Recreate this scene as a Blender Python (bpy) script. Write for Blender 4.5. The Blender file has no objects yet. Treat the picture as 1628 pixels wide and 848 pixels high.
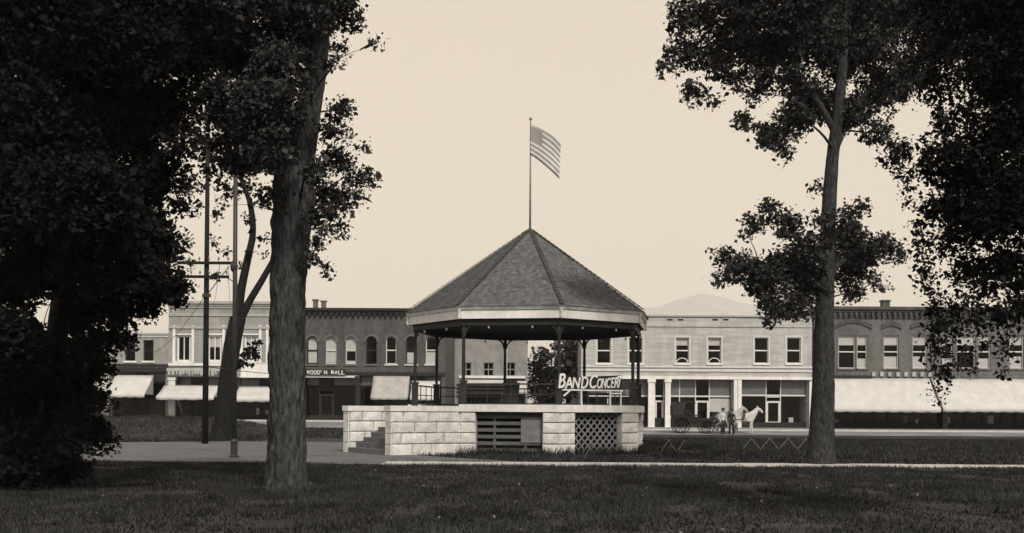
import bpy, bmesh, math, random
import numpy as np
from mathutils import Vector, Matrix, noise
R = math.radians
rnd = random.Random(7)
nrg = np.random.default_rng(11)
sc = bpy.context.scene
col = sc.collection

# ------------------------------------------------------------------ camera
F, CX, HY, CAMZ = 1750.0, 814.0, 655.0, 1.6          # focal length, centre and horizon in photograph pixels
ROLL = 0.0058
cam_d = bpy.data.cameras.new('camera')
cam = bpy.data.objects.new('camera', cam_d); col.objects.link(cam)
cam_d.sensor_width = 36.0
cam_d.lens = F / 1628 * 36.0
cam_d.shift_y = (HY - 424) / 1628
cam_d.clip_start = 0.1; cam_d.clip_end = 20000
cam.location = (0, 0, CAMZ)
cam.rotation_mode = 'QUATERNION'
cam.rotation_quaternion = Matrix.Rotation(R(90), 4, 'X').to_quaternion() @ Matrix.Rotation(ROLL, 4, 'Z').to_quaternion()
sc.camera = cam

# ------------------------------------------------------------------ sky, sun, exposure
SUN_AZ, SUN_EL = R(20), R(40)                        # azimuth: to the right of straight behind the camera
TINT = (1.16, 1.0, 0.815)
w = bpy.data.worlds.new('World'); sc.world = w; w.use_nodes = True
nt = w.node_tree; nt.nodes.clear()
sky = nt.nodes.new('ShaderNodeTexSky'); sky.sky_type = 'NISHITA'; sky.sun_disc = False
sky.sun_elevation = SUN_EL; sky.sun_rotation = R(180) - SUN_AZ
sky.air_density = 1.0; sky.dust_density = 4.0; sky.ozone_density = 1.0
bw = nt.nodes.new('ShaderNodeRGBToBW')
pw = nt.nodes.new('ShaderNodeMath'); pw.operation = 'POWER'; pw.inputs[1].default_value = 0.22
tn = nt.nodes.new('ShaderNodeMix'); tn.data_type = 'RGBA'; tn.blend_type = 'MULTIPLY'; tn.inputs[0].default_value = 1
tn.inputs[7].default_value = (TINT[0] * 5.8, TINT[1] * 5.8, TINT[2] * 5.8, 1)
bg = nt.nodes.new('ShaderNodeBackground'); bg.inputs[1].default_value = 0.1
wo = nt.nodes.new('ShaderNodeOutputWorld')
L = nt.links.new
L(sky.outputs[0], bw.inputs[0]); L(bw.outputs[0], pw.inputs[0]); L(pw.outputs[0], tn.inputs[6])
L(tn.outputs[2], bg.inputs[0]); L(bg.outputs[0], wo.inputs[0])
sd = bpy.data.lights.new('sun', 'SUN'); sd.energy = 2.9; sd.angle = R(6); sd.color = (1.0, 0.91, 0.77)
sun = bpy.data.objects.new('sun', sd); col.objects.link(sun)
to_sun = Vector((math.sin(SUN_AZ) * math.cos(SUN_EL), -math.cos(SUN_AZ) * math.cos(SUN_EL), math.sin(SUN_EL)))
sun.rotation_euler = to_sun.to_track_quat('Z', 'Y').to_euler()
sc.view_settings.view_transform = 'Standard'; sc.view_settings.look = 'None'
sc.view_settings.exposure = 0.0; sc.view_settings.gamma = 1.0; sc.view_settings.use_curve_mapping = False
sc.cycles.use_denoising = True
sc.cycles.max_bounces = 8; sc.cycles.volume_bounces = 3; sc.cycles.transparent_max_bounces = 16

# ------------------------------------------------------------------ pixel <-> place
def UV(px, py):
    return px - CX + (py - HY) * ROLL, (py - HY) - (px - CX) * ROLL
def P(px, py, Y):
    u, v = UV(px, py); return Vector((u * Y / F, Y, CAMZ - v * Y / F))
def G(px, py):
    u, v = UV(px, py); Y = CAMZ * F / v; return Vector((u * Y / F, Y, 0))

# ------------------------------------------------------------------ materials
MATS = {}
def M(name, g, rough=0.8, var=0.25, scale=3.0, bump=0.0, bscale=40.0, spec=0.25, kind='noise', tint=None, extra=None, dirt=0.0):
    """a grey, mottled, slightly rough material; colours are the things' own greys"""
    if name in MATS: return MATS[name]
    m = bpy.data.materials.new(name); m.use_nodes = True
    n = m.node_tree.nodes; lk = m.node_tree.links.new
    b = n['Principled BSDF']; b.inputs['Roughness'].default_value = rough
    b.inputs['Specular IOR Level'].default_value = spec
    t = tint or ((0.93, 0.99, 1.10) if g < .2 else (0.98, 1.0, 1.03))
    lo = [g * (1 - var) * c for c in t] + [1]; hi = [min(1, g * (1 + var)) * c for c in t] + [1]
    tc = n.new('ShaderNodeTexCoord'); src = tc.outputs['Object']
    if kind == 'bark':
        mp = n.new('ShaderNodeMapping'); mp.inputs['Scale'].default_value = (1, 1, 0.32); lk(src, mp.inputs[0]); src = mp.outputs[0]
    if kind == 'clap':
        mp = n.new('ShaderNodeMapping'); mp.inputs['Scale'].default_value = (0.15, 0.15, 1.4); lk(src, mp.inputs[0]); src = mp.outputs[0]
    if kind == 'grainx':
        mp = n.new('ShaderNodeMapping'); mp.inputs['Scale'].default_value = (0.2, 1, 1); lk(src, mp.inputs[0]); src = mp.outputs[0]
    nz = n.new('ShaderNodeTexNoise'); nz.inputs['Scale'].default_value = scale; nz.inputs['Detail'].default_value = 7; nz.inputs['Roughness'].default_value = 0.65
    lk(src, nz.inputs['Vector'])
    rp = n.new('ShaderNodeValToRGB'); rp.color_ramp.elements[0].color = lo; rp.color_ramp.elements[1].color = hi
    rp.color_ramp.elements[0].position = 0.3; rp.color_ramp.elements[1].position = 0.7
    lk(nz.outputs['Fac'], rp.inputs[0]); cout = rp.outputs[0]
    if kind == 'brick':
        bt = n.new('ShaderNodeTexBrick'); bt.inputs['Scale'].default_value = 1.0
        bt.inputs['Brick Width'].default_value = extra[0]; bt.inputs['Row Height'].default_value = extra[1]; bt.inputs['Mortar Size'].default_value = extra[2]
        bt.inputs['Color1'].default_value = lo; bt.inputs['Color2'].default_value = hi
        mg = extra[3]; bt.inputs['Mortar'].default_value = (mg, mg, mg, 1)
        mp = n.new('ShaderNodeMapping'); mp.inputs['Rotation'].default_value = (R(90), 0, 0); lk(tc.outputs['Object'], mp.inputs[0]); lk(mp.outputs[0], bt.inputs['Vector'])
        mx = n.new('ShaderNodeMix'); mx.data_type = 'RGBA'; mx.inputs[0].default_value = 0.5
        lk(bt.outputs['Color'], mx.inputs[6]); lk(rp.outputs[0], mx.inputs[7]); cout = mx.outputs[2]
    if kind == 'leaf':
        # every leaf its own tone, from a per-leaf attribute
        at = n.new('ShaderNodeAttribute'); at.attribute_name = 'tone'
        mx = n.new('ShaderNodeMix'); mx.data_type = 'RGBA'; mx.blend_type = 'MULTIPLY'; mx.inputs[0].default_value = 1
        lk(rp.outputs[0], mx.inputs[6]); lk(at.outputs['Color'], mx.inputs[7]); cout = mx.outputs[2]
    if dirt:
        md = n.new('ShaderNodeMapping'); md.inputs['Scale'].default_value = (1.1, 1.1, .22); lk(tc.outputs['Object'], md.inputs[0])
        nd = n.new('ShaderNodeTexNoise'); nd.inputs['Scale'].default_value = 1.3; nd.inputs['Detail'].default_value = 8; nd.inputs['Roughness'].default_value = .7; lk(md.outputs[0], nd.inputs['Vector'])
        rd = n.new('ShaderNodeValToRGB'); rd.color_ramp.elements[0].position = .34; rd.color_ramp.elements[1].position = .58
        q = 1-dirt; rd.color_ramp.elements[0].color = (q, q, q, 1); rd.color_ramp.elements[1].color = (1, 1, 1, 1); lk(nd.outputs['Fac'], rd.inputs[0])
        mz = n.new('ShaderNodeMix'); mz.data_type = 'RGBA'; mz.blend_type = 'MULTIPLY'; mz.inputs[0].default_value = 1
        lk(cout, mz.inputs[6]); lk(rd.outputs[0], mz.inputs[7]); cout = mz.outputs[2]
    lk(cout, b.inputs['Base Color'])
    if bump:
        n2 = n.new('ShaderNodeTexNoise'); n2.inputs['Scale'].default_value = bscale; n2.inputs['Detail'].default_value = 6
        lk(src, n2.inputs['Vector'])
        bp = n.new('ShaderNodeBump'); bp.inputs['Strength'].default_value = bump; bp.inputs['Distance'].default_value = 0.05
        lk(n2.outputs['Fac'], bp.inputs['Height']); lk(bp.outputs[0], b.inputs['Normal'])
    MATS[name] = m; return m
def glass_mat():
    m = bpy.data.materials.new('window_glass'); m.use_nodes = True
    n = m.node_tree.nodes; lk = m.node_tree.links.new; n.clear()
    o = n.new('ShaderNodeOutputMaterial'); mx = n.new('ShaderNodeMixShader'); mx.inputs[0].default_value = 0.010
    t = n.new('ShaderNodeBsdfTransparent'); t.inputs[0].default_value = (0.9, 0.9, 0.9, 1)
    g = n.new('ShaderNodeBsdfGlossy'); g.inputs['Roughness'].default_value = 0.06; g.inputs[0].default_value = (0.8, 0.8, 0.8, 1)
    lk(t.outputs[0], mx.inputs[1]); lk(g.outputs[0], mx.inputs[2]); lk(mx.outputs[0], o.inputs[0])
    return m
GLASS = glass_mat()
STONES = [M('limestone_tone_%d' % i, g, 0.9, 0.24, 2.6, 0.7, 14, dirt=.22) for i, g in enumerate((.58, .64, .68, .61, .54))]; STONE = STONES[1]
MORTAR = M('mortar', 0.22, 0.95, 0.2, 8)
CAPST = M('concrete_cap', 0.64, 0.85, 0.15, 3, 0.2, 30, dirt=.22)
WHITE = M('white_paint', 0.70, 0.6, 0.12, 4, dirt=.15)
CREAM = M('cream_paint', 0.55, 0.6, 0.12, 4)
DKWOOD = M('dark_painted_wood', 0.022, 0.6, 0.3, 6)
SLATW = M('weathered_slats', 0.10, 0.8, 0.35, 5, kind='grainx')
LATT = M('lattice_wood', 0.17, 0.8, 0.3, 5)
SHING = M('wood_shingle', 0.125, 0.85, 0.4, 5, 0.3, 30, kind='leaf')
ROOFB = M('roof_boards', 0.06, 0.9)
HIPM = M('hip_tin', 0.045, 0.6)
DECK = M('deck_boards', 0.12, 0.8, 0.3, 4, kind='grainx')
CEIL = M('ceiling_boards', 0.05, 0.8, 0.2, 6, kind='grainx')
IRON = M('dark_iron', 0.025, 0.5, 0.3, 8, spec=0.4)
LAWN = M('lawn_soil', 0.030, 0.95, 0.6, 0.8, 0.6, 20)
BLADE = M('grass_blades', 0.023, 0.75, 0.45, 0.5, kind='leaf', spec=0.12)
PATHM = M('concrete_walk', 0.42, 0.9, 0.16, 1.2, 0.15, 60)
YARD = M('trodden_gravel', 0.115, 0.95, 0.30, 0.55, 0.4, 45)
DIRT = M('dirt_street', 0.19, 0.95, 0.35, 0.35, 0.3, 20)
KERBM = M('kerb_stone', 0.45, 0.9, 0.2, 2)
BARK = M('rough_bark', 0.052, 0.95, 0.85, 13, 1.0, 26, kind='bark', spec=0.1)
BARKM = M('maple_bark', 0.036, 0.95, 0.8, 13, 1.0, 26, kind='bark', spec=0.1)
BARKD = M('dark_bark', 0.016, 0.95, 0.5, 7, 0.9, 18, kind='bark', spec=0.1)
LEAF = M('leaf_mid', 0.034, 0.65, 0.35, 0.8, kind='leaf', spec=0.12)
LEAFD = M('leaf_dark', 0.011, 0.8, 0.35, 0.8, kind='leaf', spec=0.04)
LEAFL = M('leaf_light', 0.075, 0.65, 0.35, 0.8, kind='leaf', spec=0.15)
BRICKM = M('dark_brick', 0.072, 0.9, 0.42, 2.4, 0.3, 10, kind='brick', extra=(0.22, 0.075, 0.012, 0.15), dirt=.4)
BRICKR = M('grey_brick', 0.115, 0.9, 0.36, 2.4, 0.3, 10, kind='brick', extra=(0.22, 0.075, 0.012, 0.22), dirt=.35)
PALEB = M('pale_pressed_metal', 0.30, 0.8, 0.12, 1.5, kind='brick', extra=(0.9, 0.32, 0.015, 0.22), dirt=.25)
WHITEB = M('whitewashed_boards', 0.42, 0.85, 0.22, 3.0, 0.3, 14, kind='clap', dirt=.22)
GREYB = M('grey_stucco', 0.27, 0.9, 0.16, 1.6, 0.15, 20, dirt=.25)
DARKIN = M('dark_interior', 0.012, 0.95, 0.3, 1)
AWN = M('white_canvas', 0.51, 0.85, 0.08, 1.5, 0.3, 5, dirt=.12)
AWNG = M('grey_canvas', 0.38, 0.85, 0.12, 1.5, 0.3, 5, dirt=.3)
BLIND = M('window_blind', 0.62, 0.8, 0.08, 3)
SHOPW = M('dark_shop_paint', 0.022, 0.6, 0.3, 2, spec=0.2)
ROOFM = M('tar_roof', 0.07, 0.9)
FLAGD = M('flag_dark_stripe', 0.26, 0.8, 0.1, 4); FLAGL = M('flag_pale_stripe', 0.62, 0.8, 0.08, 4); FLAGC = M('flag_canton', 0.22, 0.8, 0.15, 4)
HILLM = M('pale_hazed_hill', 0.34, 0.95, 0.25, 0.012)  # grey lightened: part of the distance haze is put into the colour
HORSEM = M('white_horse_coat', 0.45, 0.7, 0.12, 3)
SKIN = M('skin', 0.35, 0.6, 0.05, 5)
CLOTHD = M('dark_cloth', 0.03, 0.9, 0.3, 8); CLOTHL = M('pale_cloth', 0.5, 0.9, 0.1, 8)
BUGGY = M('buggy_paint', 0.014, 0.45, 0.2, 3, spec=0.2)
BULB = M('glass_bulb', 0.30, 0.3, 0.03, 5)

# ------------------------------------------------------------------ mesh helpers
class MB:
    def __init__(s): s.v = []; s.f = []; s.mi = []
    def face(s, pts, mi=0):
        k = len(s.v); s.v += [tuple(p) for p in pts]; s.f.append(tuple(range(k, k + len(pts)))); s.mi.append(mi)
    def hexa(s, c8, mi=0):
        k = len(s.v); s.v += [tuple(p) for p in c8]
        for q in ((0,3,2,1),(4,5,6,7),(0,1,5,4),(1,2,6,5),(2,3,7,6),(3,0,4,7)):
            s.f.append(tuple(k + i for i in q)); s.mi.append(mi)
    def box(s, x0, x1, y0, y1, z0, z1, mi=0):
        s.hexa([(x0,y0,z0),(x1,y0,z0),(x1,y1,z0),(x0,y1,z0),(x0,y0,z1),(x1,y0,z1),(x1,y1,z1),(x0,y1,z1)], mi)
    def obox(s, o, ax, ay, az, mi=0):            # oriented box from a corner and three edge vectors
        o, ax, ay, az = map(Vector, (o, ax, ay, az))
        s.hexa([o, o+ax, o+ax+ay, o+ay, o+az, o+ax+az, o+ax+ay+az, o+ay+az], mi)
    def bar(s, a, b, wd, ht=None, up=(0,0,1), mi=0):
        a, b = Vector(a), Vector(b); ht = ht or wd; d = (b - a)
        u = d.cross(Vector(up))
        if u.length < 1e-6: u = d.cross(Vector((1,0,0)))
        u.normalize(); n = u.cross(d).normalized()
        s.obox(a - u*wd/2 - n*ht/2, u*wd, d, n*ht, mi)
    def tube(s, pts, rad, seg=8, mi=0, cap=True, fn=None):
        pts = [Vector(p) for p in pts]
        if not hasattr(rad, '__len__'): rad = [rad] * len(pts)
        k = len(s.v); prev = None
        for i, p in enumerate(pts):
            d = (pts[min(i+1, len(pts)-1)] - pts[max(i-1, 0)]).normalized()
            if prev is None:
                u = d.cross(Vector((0,1,0)))
                if u.length < 0.05: u = d.cross(Vector((1,0,0)))
            else: u = prev - d * prev.dot(d)
            u.normalize(); prev = u; vv = d.cross(u)
            for j in range(seg):
                a = 2*math.pi*j/seg; r = rad[i]
                if fn: r = fn(p, a, r, i)
                q = p + u*math.cos(a)*r + vv*math.sin(a)*r; s.v.append(tuple(q))
        for i in range(len(pts)-1):
            for j in range(seg):
                a = k+i*seg+j; b = k+i*seg+(j+1) % seg
                s.f.append((a, b, b+seg, a+seg)); s.mi.append(mi)
        if cap:
            s.f.append(tuple(k+j for j in reversed(range(seg)))); s.mi.append(mi)
            e = k+(len(pts)-1)*seg; s.f.append(tuple(e+j for j in range(seg))); s.mi.append(mi)
    def lathe(s, c, prof, seg=12, mi=0):          # prof: list of (r, z)
        s.tube([(c[0], c[1], c[2]+z) for r, z in prof], [max(r, 1e-4) for r, z in prof], seg, mi)
    def build(s, name, mat, parent=None, smooth=False):
        me = bpy.data.meshes.new(name); me.from_pydata(s.v, [], s.f)
        for m in (mat if isinstance(mat, (list, tuple)) else [mat]): me.materials.append(m)
        if len(me.materials) > 1: me.polygons.foreach_set('material_index', s.mi)
        if smooth: me.polygons.foreach_set('use_smooth', [True] * len(me.polygons))
        me.validate(); me.update()
        return link(name, me, parent)
def link(name, me, parent=None):
    o = bpy.data.objects.new(name, me); col.objects.link(o)
    if parent: o.parent = parent
    return o
def tag(o, label=None, cat=None, group=None, kind=None):
    for k, v in (('label', label), ('category', cat), ('group', group), ('kind', kind)):
        if v: o[k] = v
    return o
def thing(name, label, cat, group=None):
    o = bpy.data.objects.new(name, None); col.objects.link(o); o.empty_display_size = 0.3
    return tag(o, label, cat, group)
def part(name, mat, parent, fn, smooth=False):
    m = MB(); fn(m); return m.build(name, mat, parent, smooth)
def boxp(name, mat, parent, *a):
    m = MB(); m.box(*a); return m.build(name, mat, parent)
def np_mesh(name, V, T, mat, parent=None, tone=None, smooth=False):
    """V (n,3), T (m,k) faces of equal size, tone (n,) per-vertex grey factor"""
    me = bpy.data.meshes.new(name); k = T.shape[1]
    me.vertices.add(len(V)); me.vertices.foreach_set('co', np.ascontiguousarray(V, dtype=np.float32).ravel())
    me.loops.add(T.size); me.loops.foreach_set('vertex_index', np.ascontiguousarray(T, dtype=np.int32).ravel())
    me.polygons.add(len(T)); me.polygons.foreach_set('loop_start', np.arange(0, T.size, k, dtype=np.int32))
    me.update(calc_edges=True)
    if tone is not None:
        at = me.color_attributes.new('tone', 'FLOAT_COLOR', 'POINT')
        c = np.ones((len(V), 4), np.float32); c[:, :3] = tone[:, None]; at.data.foreach_set('color', c.ravel())
    me.materials.append(mat)
    if smooth: me.polygons.foreach_set('use_smooth', [True]*len(me.polygons))
    return link(name, me, parent)

# ================================================================== THE GROUND
def ss(a, b, x):
    t = min(1, max(0, (x - a) / (b - a))); return t*t*(3-2*t)
def H(X, Y):
    r = ss(-7, 5, X); amp = 0.75 + (0.35 - 0.75) * r
    h = amp * ss(54 + 18*r, 80 + 6*r, Y)
    h += 0.75 * ss(-14, -18, X) * ss(57, 66, Y) * (1 - ss(68, 71, Y))  # added mound at left, hides the bright street where tree shade belongs
    return h
def sheet(name, mat, xs, ys, dz):
    m = MB(); nx, ny = len(xs), len(ys)
    m.v = [(x, y, H(x, y) + dz) for y in ys for x in xs]
    m.f = [(j*nx+i, j*nx+i+1, (j+1)*nx+i+1, (j+1)*nx+i) for j in range(ny-1) for i in range(nx-1)]; m.mi = [0]*len(m.f)
    return tag(m.build(name, mat, None, True), kind='structure')
lin = lambda a, b, n: [a + (b-a)*i/(n-1) for i in range(n)]
sheet('ground', LAWN, [-14000, -3000, -900, -300, -120] + lin(-60, 60, 61) + [120, 300, 900, 3000, 14000], [-60, -20] + lin(0, 100, 101) + [140, 200, 400, 1000, 3000, 13000], 0.0)
m = MB(); xs_ = [-300, -120] + lin(-60, 60, 61) + [120, 300]; nx_ = len(xs_)
for j in range(20):
    for x in xs_:
        y = (70 + 5.8*ss(-7, 5, x)) + (81.4 - 70 - 5.8*ss(-7, 5, x))*j/19; m.v.append((x, y, H(x, y) + .03))
m.f = [(j*nx_+i, j*nx_+i+1, (j+1)*nx_+i+1, (j+1)*nx_+i) for j in range(19) for i in range(nx_-1)]; m.mi = [0]*len(m.f)
tag(m.build('street', DIRT, None, True), kind='structure')
def kerb_run():
    m = MB(); xs = lin(-60, 60, 61)
    for a, b in zip(xs, xs[1:]):
        h0, h1 = H(a, 81.5), H(b, 81.5)
        m.hexa([(a,81.3,h0-.2),(b,81.3,h1-.2),(b,81.55,h1-.2),(a,81.55,h0-.2),(a,81.3,h0+.15),(b,81.3,h1+.15),(b,81.55,h1+.15),(a,81.55,h0+.15)])
    return m
tag(kerb_run().build('kerb', KERBM), kind='structure')
sheet('pavement', M('board_walk', .22, .9, .3, 1.5), [-300, -120] + lin(-60, 60, 61) + [120, 300], lin(81.55, 85.2, 5), 0.14)
# the concrete walk across the park, laid in slabs
WALK0, WALK1 = 32.7, 34.5
walk = bpy.data.objects.new('walkway', None); col.objects.link(walk); tag(walk, kind='structure')
slab_me = None
x = -3.9
while x < 27:
    m = MB(); a = .012
    m.hexa([(a,0,-.05),(1.8-a,0,-.05),(1.8-a,WALK1-WALK0,-.05),(a,WALK1-WALK0,-.05),(a,0,.035),(1.8-a,0,.035),(1.8-a,WALK1-WALK0,.035),(a,WALK1-WALK0,.035)])
    if slab_me is None:
        o = m.build('slab', PATHM, walk); slab_me = o.data
    else: o = link('slab', slab_me, walk)
    o.location = (x, WALK0 + rnd.uniform(-.015, .015), rnd.uniform(-.008, .006)); x += 1.8
# the trodden yard left of the bandstand
yard_px = [(60,705),(150,704),(300,703),(430,702),(485,700),(552,696),(600,699),(660,704),(640,723),(700,727),(760,731),(860,737),(860,739),(700,738),(640,739.5),(520,738.5),(430,737),(300,735.5),(150,734),(60,732)]
yard_pts = [G(*p) for p in yard_px]
m = MB(); m.face([(p.x, p.y, .012) for p in yard_pts]); yo = tag(m.build('yard', YARD), kind='structure')
def inpoly(x, y, pts):
    c = False; j = len(pts)-1
    for i in range(len(pts)):
        a, b = pts[i], pts[j]
        if (a.y > y) != (b.y > y) and x < (b.x-a.x)*(y-a.y)/(b.y-a.y)+a.x: c = not c
        j = i
    return c

# ================================================================== HILL
def hill():
    xs = np.linspace(-5200, 8400, 340); ys = np.linspace(6600, 11200, 50)
    prof_px = [(700,640),(860,600),(960,505),(1000,489),(1045,487),(1075,476),(1110,466),(1140,472),(1160,478),(1200,486),(1260,495),(1330,520),(1420,560),(1600,630),(1900,660)]
    Yr = 8200.0
    px_ = np.array([P(a, b, Yr).x for a, b in prof_px]); pz = np.array([P(a, b, Yr).z for a, b in prof_px])
    V = []
    for y in ys:
        for x in xs:
            z = np.interp(x * Yr / max(y, 8200) if y > 8200 else x, px_, pz)
            t = math.exp(-((y - Yr) / 1240.0) ** 2)
            V.append((x, y, max(-60, z * t + 16 * noise.noise(Vector((x/190, y/190, 0))) + 9 * noise.noise(Vector((x/60, y/60, 3))) - 10)))
    n = len(xs); T = np.array([(j*n+i, j*n+i+1, (j+1)*n+i+1, (j+1)*n+i) for j in range(len(ys)-1) for i in range(n-1)])
    tag(np_mesh('hill', np.array(V), T, HILLM, None, None, True), kind='structure')
hill()

# ================================================================== BANDSTAND
BC = Vector((P(841, 655, 45.5).x, 45.5, 0)); A0 = R(12.6)
RB, RC, RR = 4.95, 4.74, 5.07
ZW, ZC, ZF0, ZF1, ZA = 1.60, 1.87, 5.08, 5.52, 9.15
def oct_pt(r, k, z=0.0):          # k = 0 is the corner nearest the camera; k grows to the right
    a = A0 + R(45) * k; return Vector((BC.x + r*math.sin(a), BC.y - r*math.cos(a), z))
bs = thing('bandstand', 'octagonal bandstand with shingled roof and pale stone base', 'bandstand')
BASE_COURSES = 4; CH = ZW / BASE_COURSES
def stone_wall(parent, a, b, n, length, holes=(), t=0.36, seed=0):
    """ashlar blocks from a to b; n = outward normal; holes = list of (s0, s1) through all courses but the first"""
    r = random.Random(seed); d = (b - a).normalized()
    for c in range(BASE_COURSES):
        runs = []; s0 = 0.0
        for h0, h1 in holes:
            runs.append((s0, h0)); s0 = h1
        runs.append((s0, length))
        for r0, r1 in runs:
            cuts = [r0]; s = r0 + (0.45 if c % 2 else 0.95) * r.uniform(.85, 1.1)
            while s < r1 - 0.38:
                cuts.append(s); s += r.uniform(.78, 1.12)
            cuts.append(r1)
            for u0, u1 in zip(cuts, cuts[1:]):
                g = .011; pr = r.uniform(0.0, .030); z0, z1 = c*CH + g, (c+1)*CH - g
                if c == 0: z0 = -.25
                m = MB(); o = a + d*(u0+g) - n*t; L_ = u1-u0-2*g; bw_ = .03
                # a block with a pitched (chamfered, uneven) face
                i8 = [o, o+d*L_, o+d*L_+n*(t-.02), o+n*(t-.02)]
                lo_ = [Vector((p.x, p.y, z0)) for p in i8]; hi_ = [Vector((p.x, p.y, z1)) for p in i8]
                m.hexa(lo_ + hi_)
                fx = [(bw_, bw_), (L_-bw_, bw_), (L_-bw_, z1-z0-bw_), (bw_, z1-z0-bw_)]
                fr = [o + n*(t-.02), o+d*L_+n*(t-.02)]
                k = len(m.v)
                m.v += [tuple(Vector((fr[0].x, fr[0].y, z0))), tuple(Vector((fr[1].x, fr[1].y, z0))), tuple(Vector((fr[1].x, fr[1].y, z1))), tuple(Vector((fr[0].x, fr[0].y, z1)))]
                for fu, fv in fx:
                    q = o + d*fu + n*(t + pr + r.uniform(-.008, .012)); m.v.append((q.x, q.y, z0+fv))
                cq = o + d*(L_*r.uniform(.35, .65)) + n*(t + pr + .028); m.v.append((cq.x, cq.y, z0 + (z1-z0)*r.uniform(.4, .6)))
                for i in range(4):
                    j = (i+1) % 4; m.f.append((k+i, k+j, k+4+j, k+4+i)); m.f.append((k+4+i, k+4+j, k+8)); m.mi += [0, 0]
                m.build('stone_block', r.choice(STONES), parent)
            # mortar core behind the blocks of this run
            if c == 0:
                o = a + d*(r0+.015) - n*(t-.03)
                part('mortar_core', MORTAR, parent, lambda m: m.obox((o.x, o.y, -.2), d*(r1-r0-.03), n*(t-.07), (0, 0, ZW+.19)))
FACE_L = 2*RB*math.sin(R(22.5))
def face_frame(k):               # face between corners k and k+1
    a, b = oct_pt(RB, k), oct_pt(RB, k+1); mid = (a+b)/2; n = (mid - Vector((BC.x, BC.y, 0))).normalized()
    return a, b, n, (b-a).normalized()
for k in range(8):
    a, b, n, d = face_frame(k)
    if k == 6:                   # the stair side
        stone_wall(bs, a, b, n, FACE_L, [(0.55, FACE_L-0.55)], seed=40+k)
        continue
    h0, h1 = {7: (0.60, 3.12), 0: (0.72, 3.0)}.get(k, (0.68, 3.10))
    stone_wall(bs, a, b, n, FACE_L, [(h0, h1)], seed=40+k)
    if k == 7:                   # boarded opening
        for i in range(6):
            z = .10 + i*.25
            part('slat', SLATW, bs, lambda m: m.obox(a + d*(h0-.02) - n*.30 + Vector((0,0,z)), d*(h1-h0+.04), n*.025, (0, 0, .13)))
        for s_ in (h0+.62, h1-.72):
            part('grille_post', SLATW, bs, lambda m: m.obox(a + d*s_ - n*.355 + Vector((0,0,-.05)), d*.09, n*.05, (0, 0, ZW+.0)))
        part('hatch_door', M('hatch_boards', .16, .8, .3, 5, kind='grainx'), bs, lambda m: m.obox(a + d*(h1-.84) - n*.262 + Vector((0,0,.45)), d*.82, n*.03, (0, 0, .95)))
    else:                        # diagonal lattice
        for sgn in (1, -1):
            s = h0 - ZW
            while s < h1 + ZW:
                p0, p1 = s, s + sgn*(ZW - .08); lo_s, hi_s = sorted((p0, p1))
                if hi_s > h0 and lo_s < h1:
                    t0 = 0.0; t1 = 1.0
                    for lim in (h0, h1):
                        tt = (lim - p0) / (p1 - p0)
                        if sgn > 0:
                            if lim == h0: t0 = max(t0, tt)
                            else: t1 = min(t1, tt)
                        else:
                            if lim == h1: t0 = max(t0, tt)
                            else: t1 = min(t1, tt)
                    if t1 - t0 > .05:
                        f_ = lambda t: a + d*(p0+(p1-p0)*t) - n*(.24 if sgn > 0 else .265) + Vector((0, 0, .04 + (ZW-.1)*t))
                        part('lattice_slat', LATT, bs, lambda m: m.bar(f_(t0), f_(t1), .02, .055, up=n.cross((f_(t1)-f_(t0)).normalized())))
                s += .30
    part('lintel', DKWOOD, bs, lambda m: m.obox(a + d*(h0-.01) - n*.30 + Vector((0,0,ZW-.10)), d*(h1-h0+.02), n*.22, (0, 0, .09)))
# back boards that keep the room under the deck dark, deck and cap
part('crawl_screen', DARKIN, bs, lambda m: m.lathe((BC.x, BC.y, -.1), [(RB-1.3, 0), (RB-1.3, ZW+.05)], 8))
for k in range(8):
    a, b = oct_pt(RB+.08, k, ZW), oct_pt(RB+.08, k+1, ZW); c, d_ = oct_pt(RB-.45, k+1, ZW), oct_pt(RB-.45, k, ZW); up = Vector((0,0,ZC-ZW))
    if k == 6: up = Vector((0, 0, .20))
    part('cap_stone', CAPST, bs, lambda m: m.hexa([a, b, c, d_, a+up, b+up, c+up, d_+up]))
def deck_planks():
    apo = (RB-.44)*math.cos(R(22.5)); wd = .16; y = -RB
    dk = part('deck', DECK, bs, lambda m: m.lathe((BC.x, BC.y, 1.62), [(RB-.5, 0), (RB-.5, .12)], 8))
    return dk
deck = deck_planks(); DZ = 1.76
# rotate the lathe decks so that they match the octagon: built as explicit polygon instead
bpy.data.objects.remove(deck)
m = MB()
lo_ = [oct_pt(RB-.46, k, 1.60) for k in range(8)]; hi_ = [oct_pt(RB-.46, k, DZ) for k in range(8)]
m.face(hi_); m.face(list(reversed(lo_)))
for k in range(8): m.face([lo_[k], lo_[(k+1) % 8], hi_[(k+1) % 8], hi_[k]])
m.build('deck', DECK, bs)
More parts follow.
